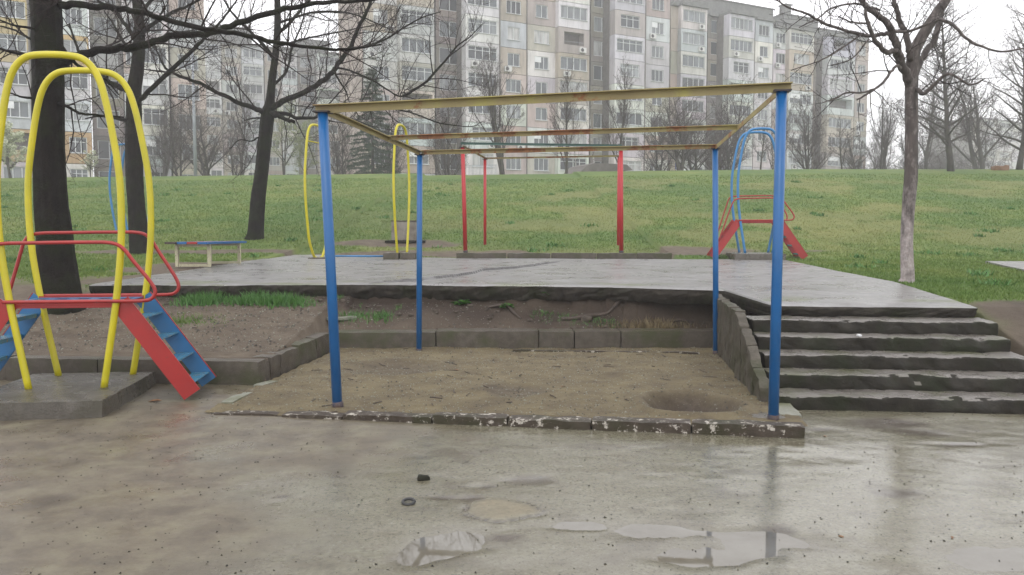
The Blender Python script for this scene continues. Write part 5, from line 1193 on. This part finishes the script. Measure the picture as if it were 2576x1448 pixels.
def leaf(px, py, z, s_, label, fn=None):
    p = atz(px, py, z); zz = (fn(p.x, p.y) if fn else 0)+.004; r_ = random.Random(px); a = r_.random()*6; mb = MB(); c, s2 = math.cos(a), math.sin(a)
    q = [(-1, 0, .2), (-.3, .45, .5), (.5, .35, .3), (1, 0, 0), (.4, -.4, .45), (-.4, -.45, .6), (0, 0, .1)]
    mb.add([(p.x+(x*c-y*s2)*s_, p.y+(x*s2+y*c)*s_, zz+h_*s_*.5) for x, y, h_ in q], [(0, 1, 6), (1, 2, 6), (2, 3, 6), (3, 4, 6), (4, 5, 6), (5, 0, 6)])
    return tag(mb.obj('fallen_leaf', M['leaf'], None), label, 'leaf', 'fallen leaves')
fs = lambda x, y: float(saz(np.array(x), np.array(y)))
leaf(1148, 932, .05, .035, 'orange leaf on the sand left of centre', fs); leaf(1416, 974, .05, .03, 'orange leaf near the middle of the sand', fs); leaf(1860, 990, .05, .025, 'brown leaf on the sand by the right edge', fs)
leaf(390, 1012, .0, .06, 'brown leaf on the mud below the red ladder'); leaf(2395, 1355, .0, .016, 'dark leaf on the right foreground pavement'); leaf(2115, 1353, .0, .018, 'dark curled leaf near the post reflection'); leaf(2075, 1100, 0, .02, 'tiny dark leaf beside the kerb end')
# clods and broken lumps below the platform edge, sparse green along it
mb = MB(); rc_ = random.Random(91)
for _ in range(90):
    x = rc_.uniform(-5.9, 2.5); y = float(yfront(np.array(x)))-abs(rc_.gauss(.12, .16))-.02
    if y < float(ywall(np.array(max(x, pC.x))))+.3 and x > pC.x: continue
    z_ = float(gz(np.array(x), np.array(y))); d_ = rc_.uniform(.02, .06) if rc_.random() < .85 else rc_.uniform(.06, .12)
    mb.rock((x, y, z_+d_*.15), (d_*rc_.uniform(1, 1.8), d_, d_*.7), rc_.random()*3, d_*.25, d_*.16, d_*.4, rc_.randint(0, 999), 18)
tag(mb.obj('clods', M['clod'], None, True), kind='stuff')
re_ = np.random.RandomState(92); n_ = 3000; x_ = re_.uniform(-5.9, 2.3, n_); y_ = yfront(x_)-np.abs(re_.randn(n_))*.10-.03
k_ = (fbm(x_*1.6, x_*0, 4, 93) > .14) & ((x_ < pC.x) | (y_ > ywall(np.maximum(x_, pC.x))+.35)); x_, y_ = x_[k_], y_[k_]
tag(blades('edge_greenery', x_, y_, gz(x_, y_), .015+.04*re_.rand(len(x_)), .006, M['weed'], 94, .8), kind='stuff')
# scattered dark weed clumps on the lawn, short twigs on sand and bank
r_ = np.random.RandomState(77); cx_, cy_ = [], []
for _ in range(120):
    y0 = 9+34*r_.rand()**1.4; x0 = (r_.rand()*2-1)*(y0*.7); k_ = r_.randint(20, 60); sp = .05+.12*r_.rand()
    cx_.append(x0+r_.randn(k_)*sp); cy_.append(y0+r_.randn(k_)*sp)
cx_ = np.concatenate(cx_); cy_ = np.concatenate(cy_)
okc = (grassy(cx_, cy_) > .5) & ~((cx_ > XL-.1) & (cx_ < 6.4) & (cy_ < 21)) & keepg(cx_, cy_); cx_, cy_ = cx_[okc], cy_[okc]
tag(blades('lawn_weeds', cx_, cy_, gz(cx_, cy_), .05+.08*r_.rand(len(cx_)), .012+.0006*cy_, M['weed'], 78, .7), kind='stuff')
mb = MB(); rt_ = random.Random(79)
for _ in range(95):
    if rt_.random() < .5:
        x, y, f_ = rt_.uniform(-2.2, 2.3), rt_.uniform(6.5, 10), saz
        if not kin0(x, y): continue
    else: x, y, f_ = rt_.uniform(-6, 2.5), rt_.uniform(8.6, 10.9), gz
    if f_ is gz and not bool(keepg(np.array(x), np.array(y))): continue
    a_ = rt_.random()*6.28; l_ = rt_.uniform(.03, .16); P = []
    for q_ in (0, .5, 1):
        xx, yy = x+math.cos(a_+.3*q_)*l_*q_, y+math.sin(a_+.3*q_)*l_*q_; P.append((xx, yy, float(f_(np.array(xx), np.array(yy)))+.005))
    mb.tube(P, rt_.uniform(.0025, .006), 4)
tag(mb.obj('twig_litter', M['root'], None), kind='stuff')
# gravel: tiny stones and crumbs on sand, bank and pavement
rs = np.random.RandomState(8); vs = []; fs_ = []
def crumbs(n, xr, yr, zf, smin, smax, name, mat, keep=None):
    X = rs.uniform(*xr, n); Y = rs.uniform(*yr, n)
    if keep is not None: k_ = keep(X, Y); X, Y = X[k_], Y[k_]
    n = len(X); Z = zf(X, Y); s_ = smin+(smax-smin)*rs.rand(n)**3
    base = np.array([[1, 0, 0], [-.5, .8, 0], [-.5, -.8, 0], [0, 0, .9]]); F4 = np.array([[0, 1, 3], [1, 2, 3], [2, 0, 3]])
    jit = rs.randn(n, 4, 3)*.25; V = (base[None]+jit)*s_[:, None, None]; a = rs.rand(n)*6.28; c, s2 = np.cos(a)[:, None], np.sin(a)[:, None]
    x = V[..., 0]*c-V[..., 1]*s2; y = V[..., 0]*s2+V[..., 1]*c
    V = np.stack([x+X[:, None], y+Y[:, None], V[..., 2]+Z[:, None]], -1).reshape(-1, 3)
    Fq = (F4[None]+np.arange(n)[:, None, None]*4).reshape(-1, 3); tag(link(name, npmesh(name, V, Fq, mat, False)), kind='stuff')
kin = lambda X, Y: (Y > yk(X)+.1) & (X > xwall(Y)+.1) & (X < 2.2+.13*(Y-6.2)) & (Y < ywall(np.maximum(X, pC.x)))
crumbs(9000, (-2.6, 2.8), (6.2, 10.2), saz, .003, .011, 'sand_gravel', M['flat'], kin)
crumbs(3500, (-2.6, 2.8), (6.2, 10.2), saz, .003, .014, 'dark_crumbs', M['bark2'], kin)
crumbs(5000, (-6.5, 2.6), (8.4, 11.2), gz, .004, .022, 'dark_bank_crumbs', M['bark2'], lambda X, Y: keepg(X, Y))
crumbs(9000, (-6.5, 2.6), (8.4, 11.2), gz, .003, .014, 'bank_gravel', M['flat'], lambda X, Y: keepg(X, Y))
crumbs(9000, (-5, 5), (2.2, 8), paz, .0015, .008, 'pavement_grit', M['riser'], lambda X, Y: keepp(X, Y))
crumbs(900, (-5, 5), (2.5, 8), paz, .0015, .0045, 'pale_grit', M['flat'], lambda X, Y: keepp(X, Y))

# ------------------------------------------------------------------ damp haze
HZ = True
if HZ:
    mb = MB(); mb.box((20, 175, 24), (560, 480, 60)); o = mb.obj('haze', None, None); tag(o, kind='stuff')
    hm = bpy.data.materials.new('haze'); hm.use_nodes = True; t = hm.node_tree; t.nodes.clear()
    pv = t.nodes.new('ShaderNodeVolumePrincipled'); pv.inputs['Density'].default_value = .0021; pv.inputs['Color'].default_value = (.93, .93, .95, 1); pv.inputs['Anisotropy'].default_value = .2
    ou = t.nodes.new('ShaderNodeOutputMaterial'); t.links.new(pv.outputs[0], ou.inputs['Volume']); o.data.materials.append(hm)
